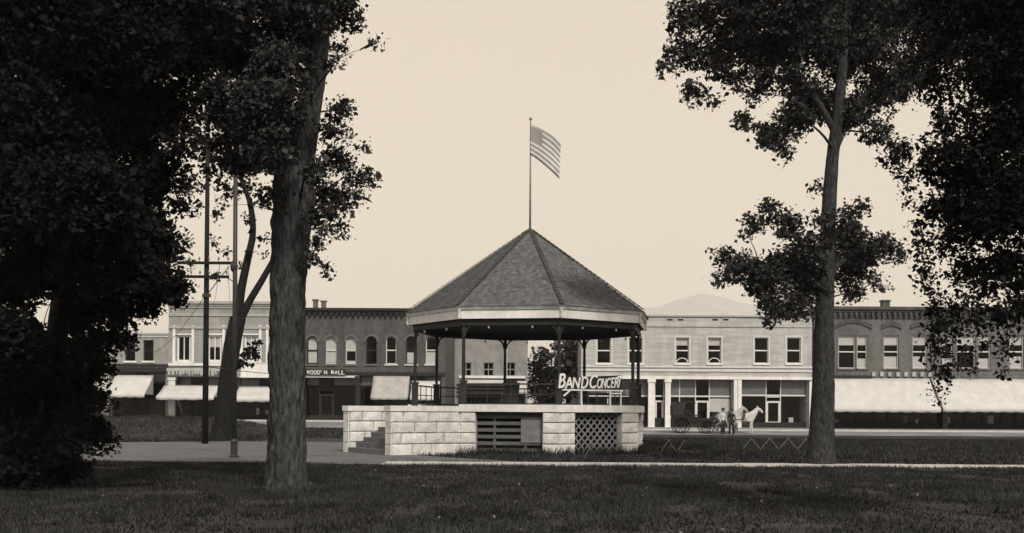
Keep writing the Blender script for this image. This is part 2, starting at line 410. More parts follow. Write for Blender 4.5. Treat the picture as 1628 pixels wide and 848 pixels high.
# stairs on the left front side
a, b, n6, d6 = face_frame(6)       # from the left corner to the front-left corner
LST = 2.9; apo = RB*math.cos(R(22.5)); C0 = Vector((BC.x, BC.y, 0)) + n6*apo
for side in (1, -1):
    inner = C0 + d6*side*1.49; outer = C0 + d6*side*1.89
    if side > 0: stone_wall(bs, outer + n6*LST, outer, d6, LST-.02, seed=90)
    else: stone_wall(bs, inner, inner + n6*LST, d6, LST-.02, seed=91)
    e = outer + n6*(LST+.06) if side > 0 else inner + n6*(LST+.06) - d6*.0
    base = (C0 + d6*(1.45 if side > 0 else -1.93)) + Vector((0, 0, ZW+.0))
    part('cap_stone', CAPST, bs, lambda m: m.obox(base + n6*.085, d6*.48, n6*(LST+.0), (0, 0, .20)))
    ea, eb = C0 + n6*(LST+.0) + d6*(1.49 if side > 0 else -1.89), C0 + n6*(LST+.0) + d6*(1.89 if side > 0 else -1.49)
    for c in range(BASE_COURSES):
        part('stone_block', STONE, bs, lambda m: m.obox(ea + Vector((0, 0, c*CH+.011-(.25 if c == 0 else 0))) , d6*.40, n6*.05, (0, 0, CH-.022+(.25 if c == 0 else 0))))
NST = 9
for i in range(NST):
    z1 = DZ * (i+1) / (NST+.0); s0 = LST*(1 - (i+1)/NST) + .05
    part('step', M('stone_step', .12, .9, .25, 3, .3, 20), bs, lambda m: m.obox(C0 + n6*(s0-.02) - d6*1.475 + Vector((0, 0, -.1)), d6*2.95, n6*(LST/NST+.02), (0, 0, z1+.1)))
# posts with pedestals and brackets
for k in range(8):
    p = oct_pt(RC, k, DZ)
    po = part('post', DKWOOD, bs, lambda m: m.lathe(p, [(.085,0),(.085,.9),(.06,.95),(.05,1.02),(.062,1.1),(.068,1.9),(.055,2.75),(.075,2.82),(.05,2.88),(.055,3.2)], 10), True)
    part('pedestal', DKWOOD, po, lambda m: (m.box(p.x-.12, p.x+.12, p.y-.12, p.y+.12, DZ, DZ+.95), m.box(p.x-.15, p.x+.15, p.y-.15, p.y+.15, DZ+.95, DZ+1.02)))
    for dk in (-1, 1):
        q = oct_pt(RC, k+dk, DZ); dv = (q-p).normalized()
        def br(m):
            pts = []
            for i in range(7):
                t = i/6*math.pi/2; pts.append(p + dv*(.06+.42*(1-math.cos(t))) + Vector((0, 0, 2.70+.42*math.sin(t))))
            for x0, x1 in zip(pts, pts[1:]): m.bar(x0, x1, .05, .06)
            m.bar(p+dv*.06+Vector((0,0,2.72)), p+dv*.06+Vector((0,0,3.16)), .05); m.bar(p+Vector((0,0,3.1)), p+dv*.52+Vector((0,0,3.1)), .05)
        part('bracket', DKWOOD, po, br)
# rails between the posts (not on the stair side)
for k in range(8):
    if k == 6: continue
    p, q = oct_pt(RC, k, DZ), oct_pt(RC, k+1, DZ); dv = (q-p).normalized(); ln = (q-p).length
    for z, wd in ((.88, .06), (.50, .035), (.14, .05)):
        part('rail', IRON, bs, lambda m: m.bar(p+dv*.12+Vector((0,0,z)), q-dv*.12+Vector((0,0,z)), wd))
    for i in range(1, 4):
        c = p + dv*(ln*i/4)
        part('baluster', IRON, bs, lambda m: m.tube([c, c+Vector((0,0,.9))], .018, 6))
    nb = 6
# beam ring, ceiling, soffit, fascia, mouldings
for k in range(8):
    p, q = oct_pt(RC+.10, k), oct_pt(RC+.10, k+1); r0, r1 = oct_pt(RC-.10, k), oct_pt(RC-.10, k+1)
    V3 = lambda p, z: Vector((p.x, p.y, z))
    part('beam', DKWOOD, bs, lambda m: m.hexa([V3(p,4.84),V3(q,4.84),V3(r1,4.84),V3(r0,4.84),V3(p,5.10),V3(q,5.10),V3(r1,5.10),V3(r0,5.10)]))
    f0, f1 = oct_pt(RR-.06, k), oct_pt(RR-.06, k+1); g0, g1 = oct_pt(RR-.10, k), oct_pt(RR-.10, k+1)
    part('fascia', WHITE, bs, lambda m: m.hexa([V3(f0,ZF0),V3(f1,ZF0),V3(g1,ZF0),V3(g0,ZF0),V3(f0,ZF1-.11),V3(f1,ZF1-.11),V3(g1,ZF1-.11),V3(g0,ZF1-.11)]))
    h0, h1 = oct_pt(RR+.08, k), oct_pt(RR+.08, k+1)
    part('eaves_moulding', WHITE, bs, lambda m: m.hexa([V3(oct_pt(RR-.0,k),ZF1-.105),V3(oct_pt(RR-.0,k+1),ZF1-.105),V3(g1,ZF1-.105),V3(g0,ZF1-.105),V3(h0,ZF1+.01),V3(h1,ZF1+.01),V3(g1,ZF1+.01),V3(g0,ZF1+.01)]))
    part('corner_bracket', CREAM, bs, lambda m: m.lathe(V3(oct_pt(RR-.02,k),ZF0-.02), [(.03,0),(.06,.06),(.045,.2),(.07,.36)], 8))
m = MB(); m.face([oct_pt(RR-.11, k, 5.13) for k in reversed(range(8))]); m.face([oct_pt(RR-.11, k, 5.16) for k in range(8)])
for k in range(8): m.face([oct_pt(RR-.11,k,5.13), oct_pt(RR-.11,k+1,5.13), oct_pt(RR-.11,k+1,5.16), oct_pt(RR-.11,k,5.16)])
m.build('ceiling', CEIL, bs)
apex = Vector((BC.x, BC.y, ZA))
def roof_shell(m):
    for k in range(8):
        m.face([oct_pt(RR+.06, k, ZF1+.012), oct_pt(RR+.06, k+1, ZF1+.012), apex])
rf = part('roof', ROOFB, bs, roof_shell)
def shingles():
    V = []; T = []; tone = []
    r = random.Random(3)
    for k in range(8):
        e0, e1 = oct_pt(RR+.10, k, ZF1), oct_pt(RR+.10, k+1, ZF1); mid = (e0+e1)/2
        up = (apex - mid); Ls = up.length; up.normalize(); al = (e1-e0).normalized(); wid = (e1-e0).length
        nn = al.cross(up).normalized(); nn = nn if nn.z > 0 else -nn
        ex = .155; rows = int(Ls/ex)
        for j in range(rows):
            s0 = j*ex; half = wid/2*(1 - s0/Ls); x = -half + r.uniform(-.12, 0)
            while x < half:
                wdt = r.uniform(.09, .19); x0, x1 = max(x+.004, -half), min(x+wdt-.004, half); x += wdt
                if x1 - x0 < .03: continue
                lift = .030 + r.uniform(0, .012); sj = s0 + r.uniform(-.02, .012); top = min(s0+ex*1.25, Ls)
                h2 = wid/2*(1 - top/Ls)
                tx0, tx1 = max(x0, -h2), min(x1, h2)
                if tx1 <= tx0: tx0 = tx1 = (tx0+tx1)/2
                b0 = mid + up*sj + al*x0; b1 = mid + up*sj + al*x1; t0 = mid + up*top + al*tx0; t1 = mid + up*top + al*tx1
                kk = len(V); V += [b0+nn*.004, b1+nn*.004, b1+nn*lift, b0+nn*lift, t1+nn*.012, t0+nn*.012]
                T += [(kk, kk+1, kk+2, kk+3), (kk+3, kk+2, kk+4, kk+5), (kk, kk+3, kk+5, kk), (kk+1, kk+4, kk+2, kk+1)]
                tone += [r.uniform(.72, 1.15)]*6
    T = [t for t in T if len(set(t)) == 4]
    return np.array([tuple(v) for v in V]), np.array(T), np.array(tone)
Vs, Ts, tn_ = shingles()
so = np_mesh('shingle_cover', Vs, Ts, SHING, rf, tn_); so['kind'] = 'stuff'
for k in range(8):
    e = oct_pt(RR+.12, k, ZF1+.02); m = MB()
    nh = 26
    for i in range(nh):
        p0 = e.lerp(apex, i/nh*.97); p1 = e.lerp(apex, (i+1.25)/nh*.97)
        m.bar(p0+Vector((0,0,.07)), p1+Vector((0,0,.045)), .16, .02)
    m.build('hip_cap', HIPM, rf)
part('roof_crown', HIPM, rf, lambda m: m.lathe((BC.x, BC.y, ZA-.16), [(.34,-.12),(.30,.0),(.22,.10),(.10,.16),(.05,.20)], 12))
fp = part('flagpole', M('pole_paint', .22, .6, .1, 5), bs, lambda m: m.tube([(BC.x, BC.y, ZA-.1), (BC.x, BC.y, 13.65)], [.045, .028], 10), True)
part('finial', M('pole_paint', .22), fp, lambda m: m.lathe((BC.x, BC.y, 13.64), [(.01,0),(.06,.03),(.07,.07),(.05,.12),(.01,.14)], 10), True)
# lamps round the beam
for k in range(8):
    p, q = oct_pt(RC+.16, k, 4.80), oct_pt(RC+.16, k+1, 4.80)
    for t in (.28, .72):
        c = p.lerp(q, t)
        lo = part('bulb', BULB, bs, lambda m: m.lathe(c, [(.005,-.10),(.035,-.08),(.042,-.05),(.03,-.015),(.018,.0)], 8), True)
        part('socket', DKWOOD, lo, lambda m: m.lathe(c, [(.02,0),(.02,.06)], 6))

# ------------------------------------------------------------------ flag
def flag():
    hoist_top, hoist_bot = P(843, 199, 45.45), P(843, 246, 45.45); fly_top, fly_bot = P(892, 230, 45.0), P(889, 285, 45.0)
    nx, ny = 30, 13; m = MB()
    def pt(i, j):
        u, v = i/nx, j/ny
        a = hoist_top.lerp(hoist_bot, v); b = fly_top.lerp(fly_bot, v); p = a.lerp(b, u)
        s = math.sin(u*math.pi)
        p.z += .14*s*(1 - .6*v) + .035*math.sin(u*9+v)*u; p.y += .13*math.sin(u*8.0 + v*1.8)*u + .05*math.sin(v*5)*u
        return p
    m.v = [tuple(pt(i, j)) for j in range(ny+1) for i in range(nx+1)]
    for j in range(ny):
        for i in range(nx):
            k = j*(nx+1)+i; m.f.append((k, k+1, k+nx+2, k+nx+1)); m.mi.append(2 if (j < 7 and i < 12) else (0 if j % 2 == 0 else 1))
    o = m.build('flag', [FLAGD, FLAGL, FLAGC], None, True)
    md = o.modifiers.new('thick', 'SOLIDIFY'); md.thickness = .004
    st = MB()
    for r_ in range(6):
        for c_ in range(8):
            p = pt((c_+.75)*12/8.5, (r_+.6)*7/6.2)
            for yo_ in (-.012, .012):
                st.face([p+Vector((.028*math.sin(t*math.pi/5)*(1 if t % 2 == 0 else .45), yo_, .028*math.cos(t*math.pi/5)*(1 if t % 2 == 0 else .45))) for t in range(10)])
    s_ = st.build('stars', WHITE, o); s_['kind'] = 'stuff'
    tag(o, 'striped flag with starred corner flying from the pole above the bandstand roof', 'flag')
flag()

# ------------------------------------------------------------------ sign on the right front rail
a0_, b0_, n0, d0 = face_frame(0)
def on_face(px, py, off):
    """place on the vertical plane of the right front side, at distance off outside the posts"""
    o = Vector((BC.x, BC.y, 0)) + n0*(RC*math.cos(R(22.5)) + off); u, v = UV(px, py)
    # (o.x + s d.x) / (o.y + s d.y) = u / F
    s = (u/F*o.y - o.x) / (d0.x - u/F*d0.y); p = o + d0*s
    return Vector((p.x, p.y, CAMZ - v*p.y/F))
sg = thing('concert_sign', 'dark board with white slanting letters on the bandstand rail', 'sign')
def signboard(m):
    p = [on_face(897, 600, .13), on_face(986, 597, .13), on_face(990, 618, .13), on_face(901, 620, .13)]
    m.hexa([q for q in p] + [q + n0*.03 for q in p])
part('board', SHOPW, sg, signboard)
for (x0, y0, x1, y1) in ((894,620,990,621.5), (924,621,924.5,645), (970,626,988,626), (970,622,970,645), (987,622,987,645), (896,630,906,621)):
    part('frame_bar', WHITE, sg, lambda m: m.bar(on_face(x0,y0,.175), on_face(x1,y1,.175), .05, .05))
def letter(ch, px0, py0, px1, py1, slant, rot, parent):
    cu = bpy.data.curves.new('letter', 'FONT'); cu.body = ch; cu.extrude = .02; cu.shear = slant; cu.offset = .012
    to = bpy.data.objects.new('tmp', cu); col.objects.link(to)
    dg = bpy.context.evaluated_depsgraph_get(); me = bpy.data.meshes.new_from_object(to.evaluated_get(dg)); bpy.data.objects.remove(to)
    xs = [v.co.x for v in me.vertices]; ys = [v.co.y for v in me.vertices]
    p00 = on_face(px0, py1, .17); p10 = on_face(px1, py1, .17); p01 = on_face(px0, py0, .17)
    wv, hv = p10-p00, p01-p00; x0, x1, y0, y1 = min(xs), max(xs), min(ys), max(ys); ca, sa = math.cos(rot), math.sin(rot)
    for v in me.vertices:
        fu, fv = (v.co.x-x0)/(x1-x0)-.5, (v.co.y-y0)/(y1-y0)-.5
        fu, fv = fu*ca - fv*sa, fu*sa + fv*ca
        q = p00 + wv*(fu+.5) + hv*(fv+.5) + n0*v.co.z; v.co = q
    me.materials.clear(); me.materials.append(WHITE); link('letter', me, parent)
for ch, x0, y0, x1, y1, sl, ro in (('B',887,594,899,617,.25,.05),('A',897,600,910,618,.2,.05),('N',909,600,923,618,.25,0),('D',923,599,935,618,.25,0),
        ('C',937,596,950,618,.3,0),('O',949,602,957,618,.3,0),('N',956,602,964.5,618,.3,0),('C',964,601,971,617.5,.3,0),('E',970.5,600.5,977,617,.3,0),('R',976,600,983,617,.3,0),('T',981.5,598,990,616,.3,0)):
    letter(ch, x0, y0, x1, y1, sl, ro, sg)

# ------------------------------------------------------------------ furniture on the deck
def bench(label, c, rz, ln=1.9, mat=DKWOOD):
    t = thing('bench', label, 'bench', 'benches on the bandstand deck'); t.location = c; t.rotation_euler.z = rz
    for i in range(3): boxp('seat_slat', mat, t, -ln/2, ln/2, -.22+i*.15, -.09+i*.15, .42, .45)
    for i in range(3): boxp('back_slat', mat, t, -ln/2, ln/2, .25+.01*i, .275+.01*i, .55+i*.14, .64+i*.14)
    for sx in (-ln/2+.1, ln/2-.1):
        part('leg', IRON, t, lambda m: (m.box(sx-.03, sx+.03, -.2, -.15, 0, .42), m.box(sx-.03, sx+.03, .2, .25, 0, .95), m.box(sx-.03, sx+.03, -.2, .25, .38, .42)))
    return t
DK = lambda px, Y: Vector(((px-CX)*Y/F, Y, DZ))
bench('dark slatted bench behind the front rail, left of the cloth-covered stand', DK(764, 43.4), R(180))
bench('dark slatted bench at the back rail of the bandstand deck', DK(770, 47.6), 0)
bench('dark slatted bench behind the white-lettered sign', DK(955, 45.2), R(215))
t = thing('covered_stand', 'tall dark cloth-covered stand on the bandstand deck', 'stand'); c = DK(812, 43.9); t.location = c
def cloth(m):
    n = 28; k0 = 0
    for i, (z, s) in enumerate(((1.0,.34),(.98,.36),(.7,.33),(.35,.30),(.02,.34))):
        for j in range(n):
            a = 2*math.pi*j/n; q = max(abs(math.cos(a)), abs(math.sin(a))); r_ = s/q**.8*(1+.05*math.sin(a*9)*(1-z))
            m.v.append((r_*math.cos(a), r_*math.sin(a)*.7, z))
    for i in range(4):
        for j in range(n): m.f.append((i*n+j, i*n+(j+1) % n, (i+1)*n+(j+1) % n, (i+1)*n+j)); m.mi.append(0)
    m.f.append(tuple(range(n))); m.mi.append(0)
part('cloth_cover', CLOTHD, t, cloth, True); boxp('stand_foot', IRON, t, -.2, .2, -.12, .12, 0, .05)

# ================================================================== BUILDINGS
YF = 85.0; S = YF / F
def X_(px, py=560, Y=YF): return P(px, py, Y).x
def Z_(px, py, Y=YF): return P(px, py, Y).z
def rect(x0, y0, x1, y1, Y=YF):
    c = P((x0+x1)/2, (y0+y1)/2, Y); w_, h_ = (x1-x0)*Y/F, (y1-y0)*Y/F
    return c.x-w_/2, c.x+w_/2, c.z-h_/2, c.z+h_/2
def facade(name, mat, parent, x0, x1, z0, z1, Y, holes, t=.32):
    """front wall with real openings: holes (hx0,hx1,hz0,hz1,arch rise)"""
    xs = sorted({x0, x1, *[h[0] for h in holes], *[h[1] for h in holes]}); zs = sorted({z0, z1, *[h[2] for h in holes], *[h[3] for h in holes]})
    m = MB()
    for a, b in zip(xs, xs[1:]):
        for c, d in zip(zs, zs[1:]):
            cx, cz = (a+b)/2, (c+d)/2
            if any(h[0] < cx < h[1] and h[2] < cz < h[3] for h in holes): continue
            m.face([(a,Y,c),(b,Y,c),(b,Y,d),(a,Y,d)]); m.face([(b,Y+t,c),(a,Y+t,c),(a,Y+t,d),(b,Y+t,d)])
    for h in holes:
        a, b, c, d, rise = h
        m.face([(a,Y,c),(a,Y+t,c),(a,Y+t,d),(a,Y,d)]); m.face([(b,Y+t,c),(b,Y,c),(b,Y,d),(b,Y+t,d)])
        m.face([(a,Y+t,c),(a,Y,c),(b,Y,c),(b,Y+t,c)]); m.face([(a,Y,d),(a,Y+t,d),(b,Y+t,d),(b,Y,d)])
        if rise > 0:
            n = 10; arc = [((a+b)/2 - (b-a)/2*math.cos(math.pi*i/n), d - rise + rise*math.sin(math.pi*i/n)) for i in range(n+1)]
            for i in range(n):
                (p0, q0), (p1, q1) = arc[i], arc[i+1]
                m.face([(p0,Y+.003,q0),(p1,Y+.003,q1),(p1,Y+.003,d),(p0,Y+.003,d)]); m.face([(p0,Y+.003,q0),(p0,Y+t,q0),(p1,Y+t,q1),(p1,Y+.003,q1)])
    m.face([(x0,Y,z1),(x1,Y,z1),(x1,Y+t,z1),(x0,Y+t,z1)])
    return m.build(name, mat, parent)
def shell(parent, mat, x0, x1, z0, z1, Y, depth, t=.3, slope=.3):
    """side and back walls, roof, inside lining"""
    for a, b in ((x0, x0+t), (x1-t, x1)): boxp('side_wall', mat, parent, a, b, Y+.325, Y+depth, z0, z1-.05)
    boxp('back_wall', mat, parent, x0+t, x1-t, Y+depth-t, Y+depth, z0, z1-.05)
    part('roof', ROOFM, parent, lambda m: m.hexa([(x0+t,Y+.325,z1-.5),(x1-t,Y+.325,z1-.5),(x1-t,Y+depth-t,z1-.5-slope),(x0+t,Y+depth-t,z1-.5-slope),(x0+t,Y+.325,z1-.4),(x1-t,Y+.325,z1-.4),(x1-t,Y+depth-t,z1-.4-slope),(x0+t,Y+depth-t,z1-.4-slope)]))
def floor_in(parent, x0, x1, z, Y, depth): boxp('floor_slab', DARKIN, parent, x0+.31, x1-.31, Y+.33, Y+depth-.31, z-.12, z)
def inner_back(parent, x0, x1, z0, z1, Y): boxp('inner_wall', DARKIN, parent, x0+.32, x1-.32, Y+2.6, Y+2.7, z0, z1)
def window(parent, h, Y, fmat=CREAM, sash=True, mull=0, blind=0.0, lower=0.0, sill=None, hood=None, arch=0.0, fw=.07, arch_mark=False):
    """h = (x0,x1,z0,z1); a sash window set back in its opening"""
    x0, x1, z0, z1 = h; y = Y+.14
    def fr(m):
        m.box(x0, x0+fw, y, y+.07, z0, z1); m.box(x1-fw, x1, y, y+.07, z0, z1)
        m.box(x0+fw, x1-fw, y, y+.07, z0, z0+fw); m.box(x0+fw, x1-fw, y, y+.07, z1-fw, z1)
        if sash: zm = (z0+z1)/2; m.box(x0+fw, x1-fw, y-.01, y+.06, zm-.045, zm+.045)
        for i in range(mull):
            xm = x0+(x1-x0)*(i+1)/(mull+1); m.box(xm-.035, xm+.035, y-.006, y+.062, z0+fw, z1-fw)
        if arch > 0:
            n = 8; a, b = x0, x1
            for i in range(n):
                p0, q0 = (a+b)/2-(b-a)/2*math.cos(math.pi*i/n), z1-arch+arch*math.sin(math.pi*i/n)
                p1, q1 = (a+b)/2-(b-a)/2*math.cos(math.pi*(i+1)/n), z1-arch+arch*math.sin(math.pi*(i+1)/n)
                m.bar((p0,y+.02,q0-.03), (p1,y+.02,q1-.03), .06, .06)
    wo_ = part('window', fmat, parent, fr)
    boxp('pane', GLASS, wo_, x0+fw*.6, x1-fw*.6, y+.030, y+.036, z0+fw*.6, z1-fw*.6)
    if blind: boxp('blind', BLIND, wo_, x0+fw, x1-fw, y+.10, y+.112, z1-(z1-z0)*blind, z1-.02)
    if lower: boxp('curtain', BLIND, wo_, x0+fw, x1-fw, y+.12, y+.132, z0+.02, z0+(z1-z0)*lower)
    if sill: boxp('sill', sill, wo_, x0-.12, x1+.12, Y-.10, Y+.12, z0-.13, z0-.002)
    if hood:
        n = 9; rise = max(arch, .18); cxm = (x0+x1)/2; hw = (x1-x0)/2+.10
        def hd(m):
            for i in range(n):
                f_ = lambda t: (cxm-hw*math.cos(math.pi*t), z1-rise+(rise+.10)*math.sin(math.pi*t))
                (p0, q0), (p1, q1) = f_(i/n), f_((i+1)/n); m.bar((p0,Y-.03,q0), (p1,Y-.03,q1), .10, .17, up=(p0-p1 or .01, 0, q1-q0) if False else (0,0,1))
        part('hood', hood, wo_, hd)
    if arch_mark:        # the bowed lower sash trim seen in two of the panes
        n = 8; cxm = (x0+x1)/2; hw = (x1-x0)/2-fw*1.4; zb = z0+fw
        def mk(m):
            for i in range(n):
                f_ = lambda t: (cxm-hw*math.cos(math.pi*t), zb+.36*math.sin(math.pi*t))
                (p0, q0), (p1, q1) = f_(i/n), f_((i+1)/n); m.bar((p0,y-.03,q0), (p1,y-.03,q1), .05, .06)
        part('arched_trim', fmat, wo_, mk)
    return wo_
def awning(name, label, x0, x1, ztop, zbot, Y, proj, mat=AWN, valance=.25, group='shop awnings'):
    t = thing(name, label, 'awning', group)
    n = max(4, int((x1-x0)/.9)); seg = 6
    def cl(m):
        for j in range(seg+1):
            s = j/seg
            for i in range(n*3+1):
                u = i/(n*3); sag = .05*math.sin(math.pi*s) + .015*math.cos(u*n*2*math.pi)*math.sin(math.pi*s)
                m.v.append((x0+(x1-x0)*u, Y-.05-proj*s, ztop+(zbot-ztop)*s - sag))
        for i in range(n*3+1):
            u = i/(n*3); m.v.append((x0+(x1-x0)*u, Y-.05-proj-.01, zbot-valance*(.82+.18*abs(math.sin(u*n*math.pi)))))
        w_ = n*3+1
        for j in range(seg+1):
            for i in range(n*3): m.f.append((j*w_+i, j*w_+i+1, (j+1)*w_+i+1, (j+1)*w_+i)); m.mi.append(0)
    co = part('canvas', mat, t, cl, True); md = co.modifiers.new('thick', 'SOLIDIFY'); md.thickness = .012
    for x in (x0+.02, x1-.02):
        part('side_flap', AWNG, t, lambda m: m.face([(x,Y-.06,ztop-.03),(x,Y-.05-proj,zbot-.03),(x,Y-.06,zbot-.03)]))
        part('arm', IRON, t, lambda m: m.tube([(x,Y-.02,zbot-.1),(x,Y-proj,zbot-.08)], .022, 6))
    part('front_bar', IRON, t, lambda m: m.tube([(x0,Y-.05-proj+.02,zbot-.02),(x1,Y-.05-proj+.02,zbot-.02)], .025, 6))
    return t
def cornice(parent, mat, x0, x1, z1, Y, hh=.45, proj=.35, dent=True):
    part('cornice', mat, parent, lambda m: (m.box(x0-.05, x1+.05, Y-proj, Y-.002, z1-hh*.35, z1+.02), m.box(x0-.03, x1+.03, Y-proj*.6, Y-.002, z1-hh*.65, z1-hh*.352), m.box(x0-.02, x1+.02, Y-proj*.3, Y-.002, z1-hh, z1-hh*.652)))
    if dent:
        m = MB(); x = x0+.2
        while x < x1-.2: m.box(x, x+.14, Y-proj*.75, Y-.003, z1-hh*1.25, z1-hh*.66); x += .42
        m.build('cornice_brackets', mat, parent)['kind'] = 'stuff'
def storefront(parent, x0, x1, z0, z1, Y, doors=(), mat=SHOPW, post=WHITE, posts=(), setback=.5, bulk=.7, transom=.75, dmat=None, items=0, paper=()):
    """glazed shop front set back in its opening x0..x1; doors = list of (dx0, dx1)"""
    y = Y+setback; t = bpy.data.objects.new('shopfront', None); col.objects.link(t); t.parent = parent
    boxp('bulkhead', mat, t, x0, x1, y, y+.1, z0, z0+bulk)
    zt = z1-transom
    boxp('transom_bar', dmat or mat, t, x0, x1, y-.03, y+.08, zt-.06, zt+.06)
    spans = []; s = x0
    for a, b in sorted(doors): spans.append((s, a)); s = b
    spans.append((s, x1))
    for a, b in spans:
        if b-a < .2: continue
        n = max(1, round((b-a)/1.6))
        for i in range(n):
            u0, u1 = a+(b-a)*i/n, a+(b-a)*(i+1)/n
            boxp('mullion', dmat or mat, t, u0-.035, u0+.035, y-.012, y+.07, z0+bulk, z1)
            boxp('pane', GLASS, t, u0+.04, u1-.04, y+.02, y+.026, z0+bulk, zt-.06)
            boxp('transom_pane', M('ribbed_transom', .11, .3, .2, 2, spec=.5), t, u0+.04, u1-.04, y+.02, y+.03, zt+.06, z1)
        boxp('mullion', dmat or mat, t, b-.035, b+.035, y-.012, y+.07, z0+bulk, z1)
    for a, b in doors:
        zd = min(z0+2.35, zt-.1)
        part('door', dmat or mat, t, lambda m: (m.box(a+.04, a+.16, y+.01, y+.07, z0, zd), m.box(b-.16, b-.04, y+.01, y+.07, z0, zd), m.box(a+.16, b-.16, y+.01, y+.07, z0, z0+.75), m.box(a+.16, b-.16, y+.01, y+.07, zd-.14, zd), m.box(a+.04, b-.04, y-.01, y+.08, zd+.28, zd+.36)))
        boxp('door_pane', GLASS, t, a+.165, b-.165, y+.035, y+.041, z0+.755, zd-.145)
        boxp('transom_pane', GLASS, t, a+.06, b-.06, y+.03, y+.036, zd+.365, z1)
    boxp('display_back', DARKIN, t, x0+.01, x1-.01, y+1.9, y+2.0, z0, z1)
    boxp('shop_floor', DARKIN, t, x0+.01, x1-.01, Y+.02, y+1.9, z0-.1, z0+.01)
    r = random.Random(int(x0*10))
    for i in range(items):
        xx = r.uniform(x0+.3, x1-.6); hh = r.uniform(.25, .6); boxp('display_goods', r.choice([WHITE, CREAM, AWNG]), t, xx, xx+r.uniform(.2, .45), y+.5, y+.7, z0+bulk, z0+bulk+hh)
    for a, b, c, d in paper: boxp('window_blind', BLIND, t, a, b, y+.05, y+.06, c, d)
    for xp, wd in posts:
        part('pillar', post, t, lambda m: (m.box(xp-wd/2, xp+wd/2, Y-.14, Y+.16, z0, z1-.002), m.box(xp-wd/2-.06, xp+wd/2+.06, Y-.20, Y+.20, z0, z0+.3), m.box(xp-wd/2-.06, xp+wd/2+.06, Y-.20, Y+.20, z1-.25, z1-.004)))
    return t
def chimney(parent, px, w_, py0, py1, Y, mat):
    a = P(px, py1, Y); b = P(px, py0, Y)
    part('chimney', mat, parent, lambda m: (m.box(a.x-w_/2, a.x+w_/2, Y, Y+w_, a.z, b.z-.12), m.box(a.x-w_/2-.07, a.x+w_/2+.07, Y-.07, Y+w_+.07, b.z-.12, b.z)))

# ---- mid brick building (arched windows)
def mid_brick():
    x0, x1 = X_(461), X_(708); z1 = Z_(590, 491); zb = .55; zs = Z_(560, 598)
    b = thing('brick_building', 'dark brick two-storey building with seven arched windows left of bandstand', 'building', 'buildings along the street')
    cs = [496.5, 526.5, 558, 590.5, 622, 654, 685.5]; holes = []
    for c in cs: holes.append(rect(c-8.5, 535, c+8.5, 579) + (.42,))
    gx = [(X_(484), X_(566)), (X_(572), X_(702))]
    for a, c in gx: holes.append((a, c, zb, zs, 0))
    facade('wall', BRICKM, b, x0, x1, zb-.8, z1, YF, holes)
    shell(b, BRICKM, x0, x1, zb-.8, z1, YF, 17); floor_in(b, x0, x1, Z_(560, 590), YF, 17); inner_back(b, x0, x1, Z_(560, 590), z1-.9, YF)
    spec = [(.95, 0), (.95, 0), (.55, .12), (0, 0), (0, 0), (0, .42), (.0, .46)]
    for i, c in enumerate(cs):
        h = holes[i]; window(b, h[:4], YF, CREAM if i in (1, 2, 4, 6) else SHOPW, True, 0, spec[i][0], spec[i][1], KERBM if i > 3 else BRICKR, BRICKR, .42)
    cornice(b, SHOPW, x0, x1, z1, YF, .5, .35)
    part('belt_course', SHOPW, b, lambda m: m.box(x0, x1, YF-.10, YF-.002, zs+.04, zs+.30))
    part('shop_lintel', CREAM, b, lambda m: m.box(X_(483), X_(571), YF-.16, YF-.003, zs-.14, zs+.02))
    storefront(b, gx[0][0], gx[0][1], zb, zs, YF, [(X_(505), X_(528))], posts=[(X_(569), .28)], post=SHOPW, setback=.9)
    storefront(b, gx[1][0], gx[1][1], zb, zs, YF, [(X_(655), X_(675))], items=5, setback=.5)
    chimney(b, 501, .36, 476, 494, YF+6, BRICKR); chimney(b, 514, .36, 478, 494, YF+6.5, BRICKR)
    awning('awning', 'pale canvas awning on the brick building, just left of the bandstand posts', X_(594), X_(652), Z_(620, 598), Z_(620, 632), YF, 1.7, AWNG, .22)
    awning('awning', 'pale canvas awning seen through the bandstand\'s left posts', X_(655), X_(700), Z_(680, 606), Z_(680, 633), YF, 1.5, AWN, .22)
    s = thing('shop_sign', 'long dark shop sign with white letters on the brick building', 'sign')
    xa, xb, za, zc = X_(487), X_(551), Z_(520, 597), Z_(520, 588)
    boxp('board', SHOPW, s, xa, xb, YF-.30, YF-.24, za, zc)
    txt(s, "WOOD'N BALL", xa+.08, xb-.08, za+.06, zc-.06, YF-.305)
def txt(parent, body, x0, x1, z0, z1, y):
    pitch = (x1-x0)/len(body)
    for i, ch in enumerate(body):
        if ch == ' ': continue
        cu = bpy.data.curves.new('t', 'FONT'); cu.body = ch; cu.extrude = .012; cu.offset = .02
        to = bpy.data.objects.new('tmp', cu); col.objects.link(to); dg = bpy.context.evaluated_depsgraph_get()
        me = bpy.data.meshes.new_from_object(to.evaluated_get(dg)); bpy.data.objects.remove(to)
        xs = [v.co.x for v in me.vertices]; ys = [v.co.y for v in me.vertices]; a, b = min(xs), max(xs); fw = .3 if ch == "'" else .88
        for v in me.vertices: v.co = Vector((x0+pitch*(i+.06)+(v.co.x-a)/(b-a)*pitch*fw, y-.012-v.co.z, z0+max(0, v.co.y)/.73*(z1-z0)))
        me.materials.clear(); me.materials.append(WHITE); link('letter', me, parent)
mid_brick()

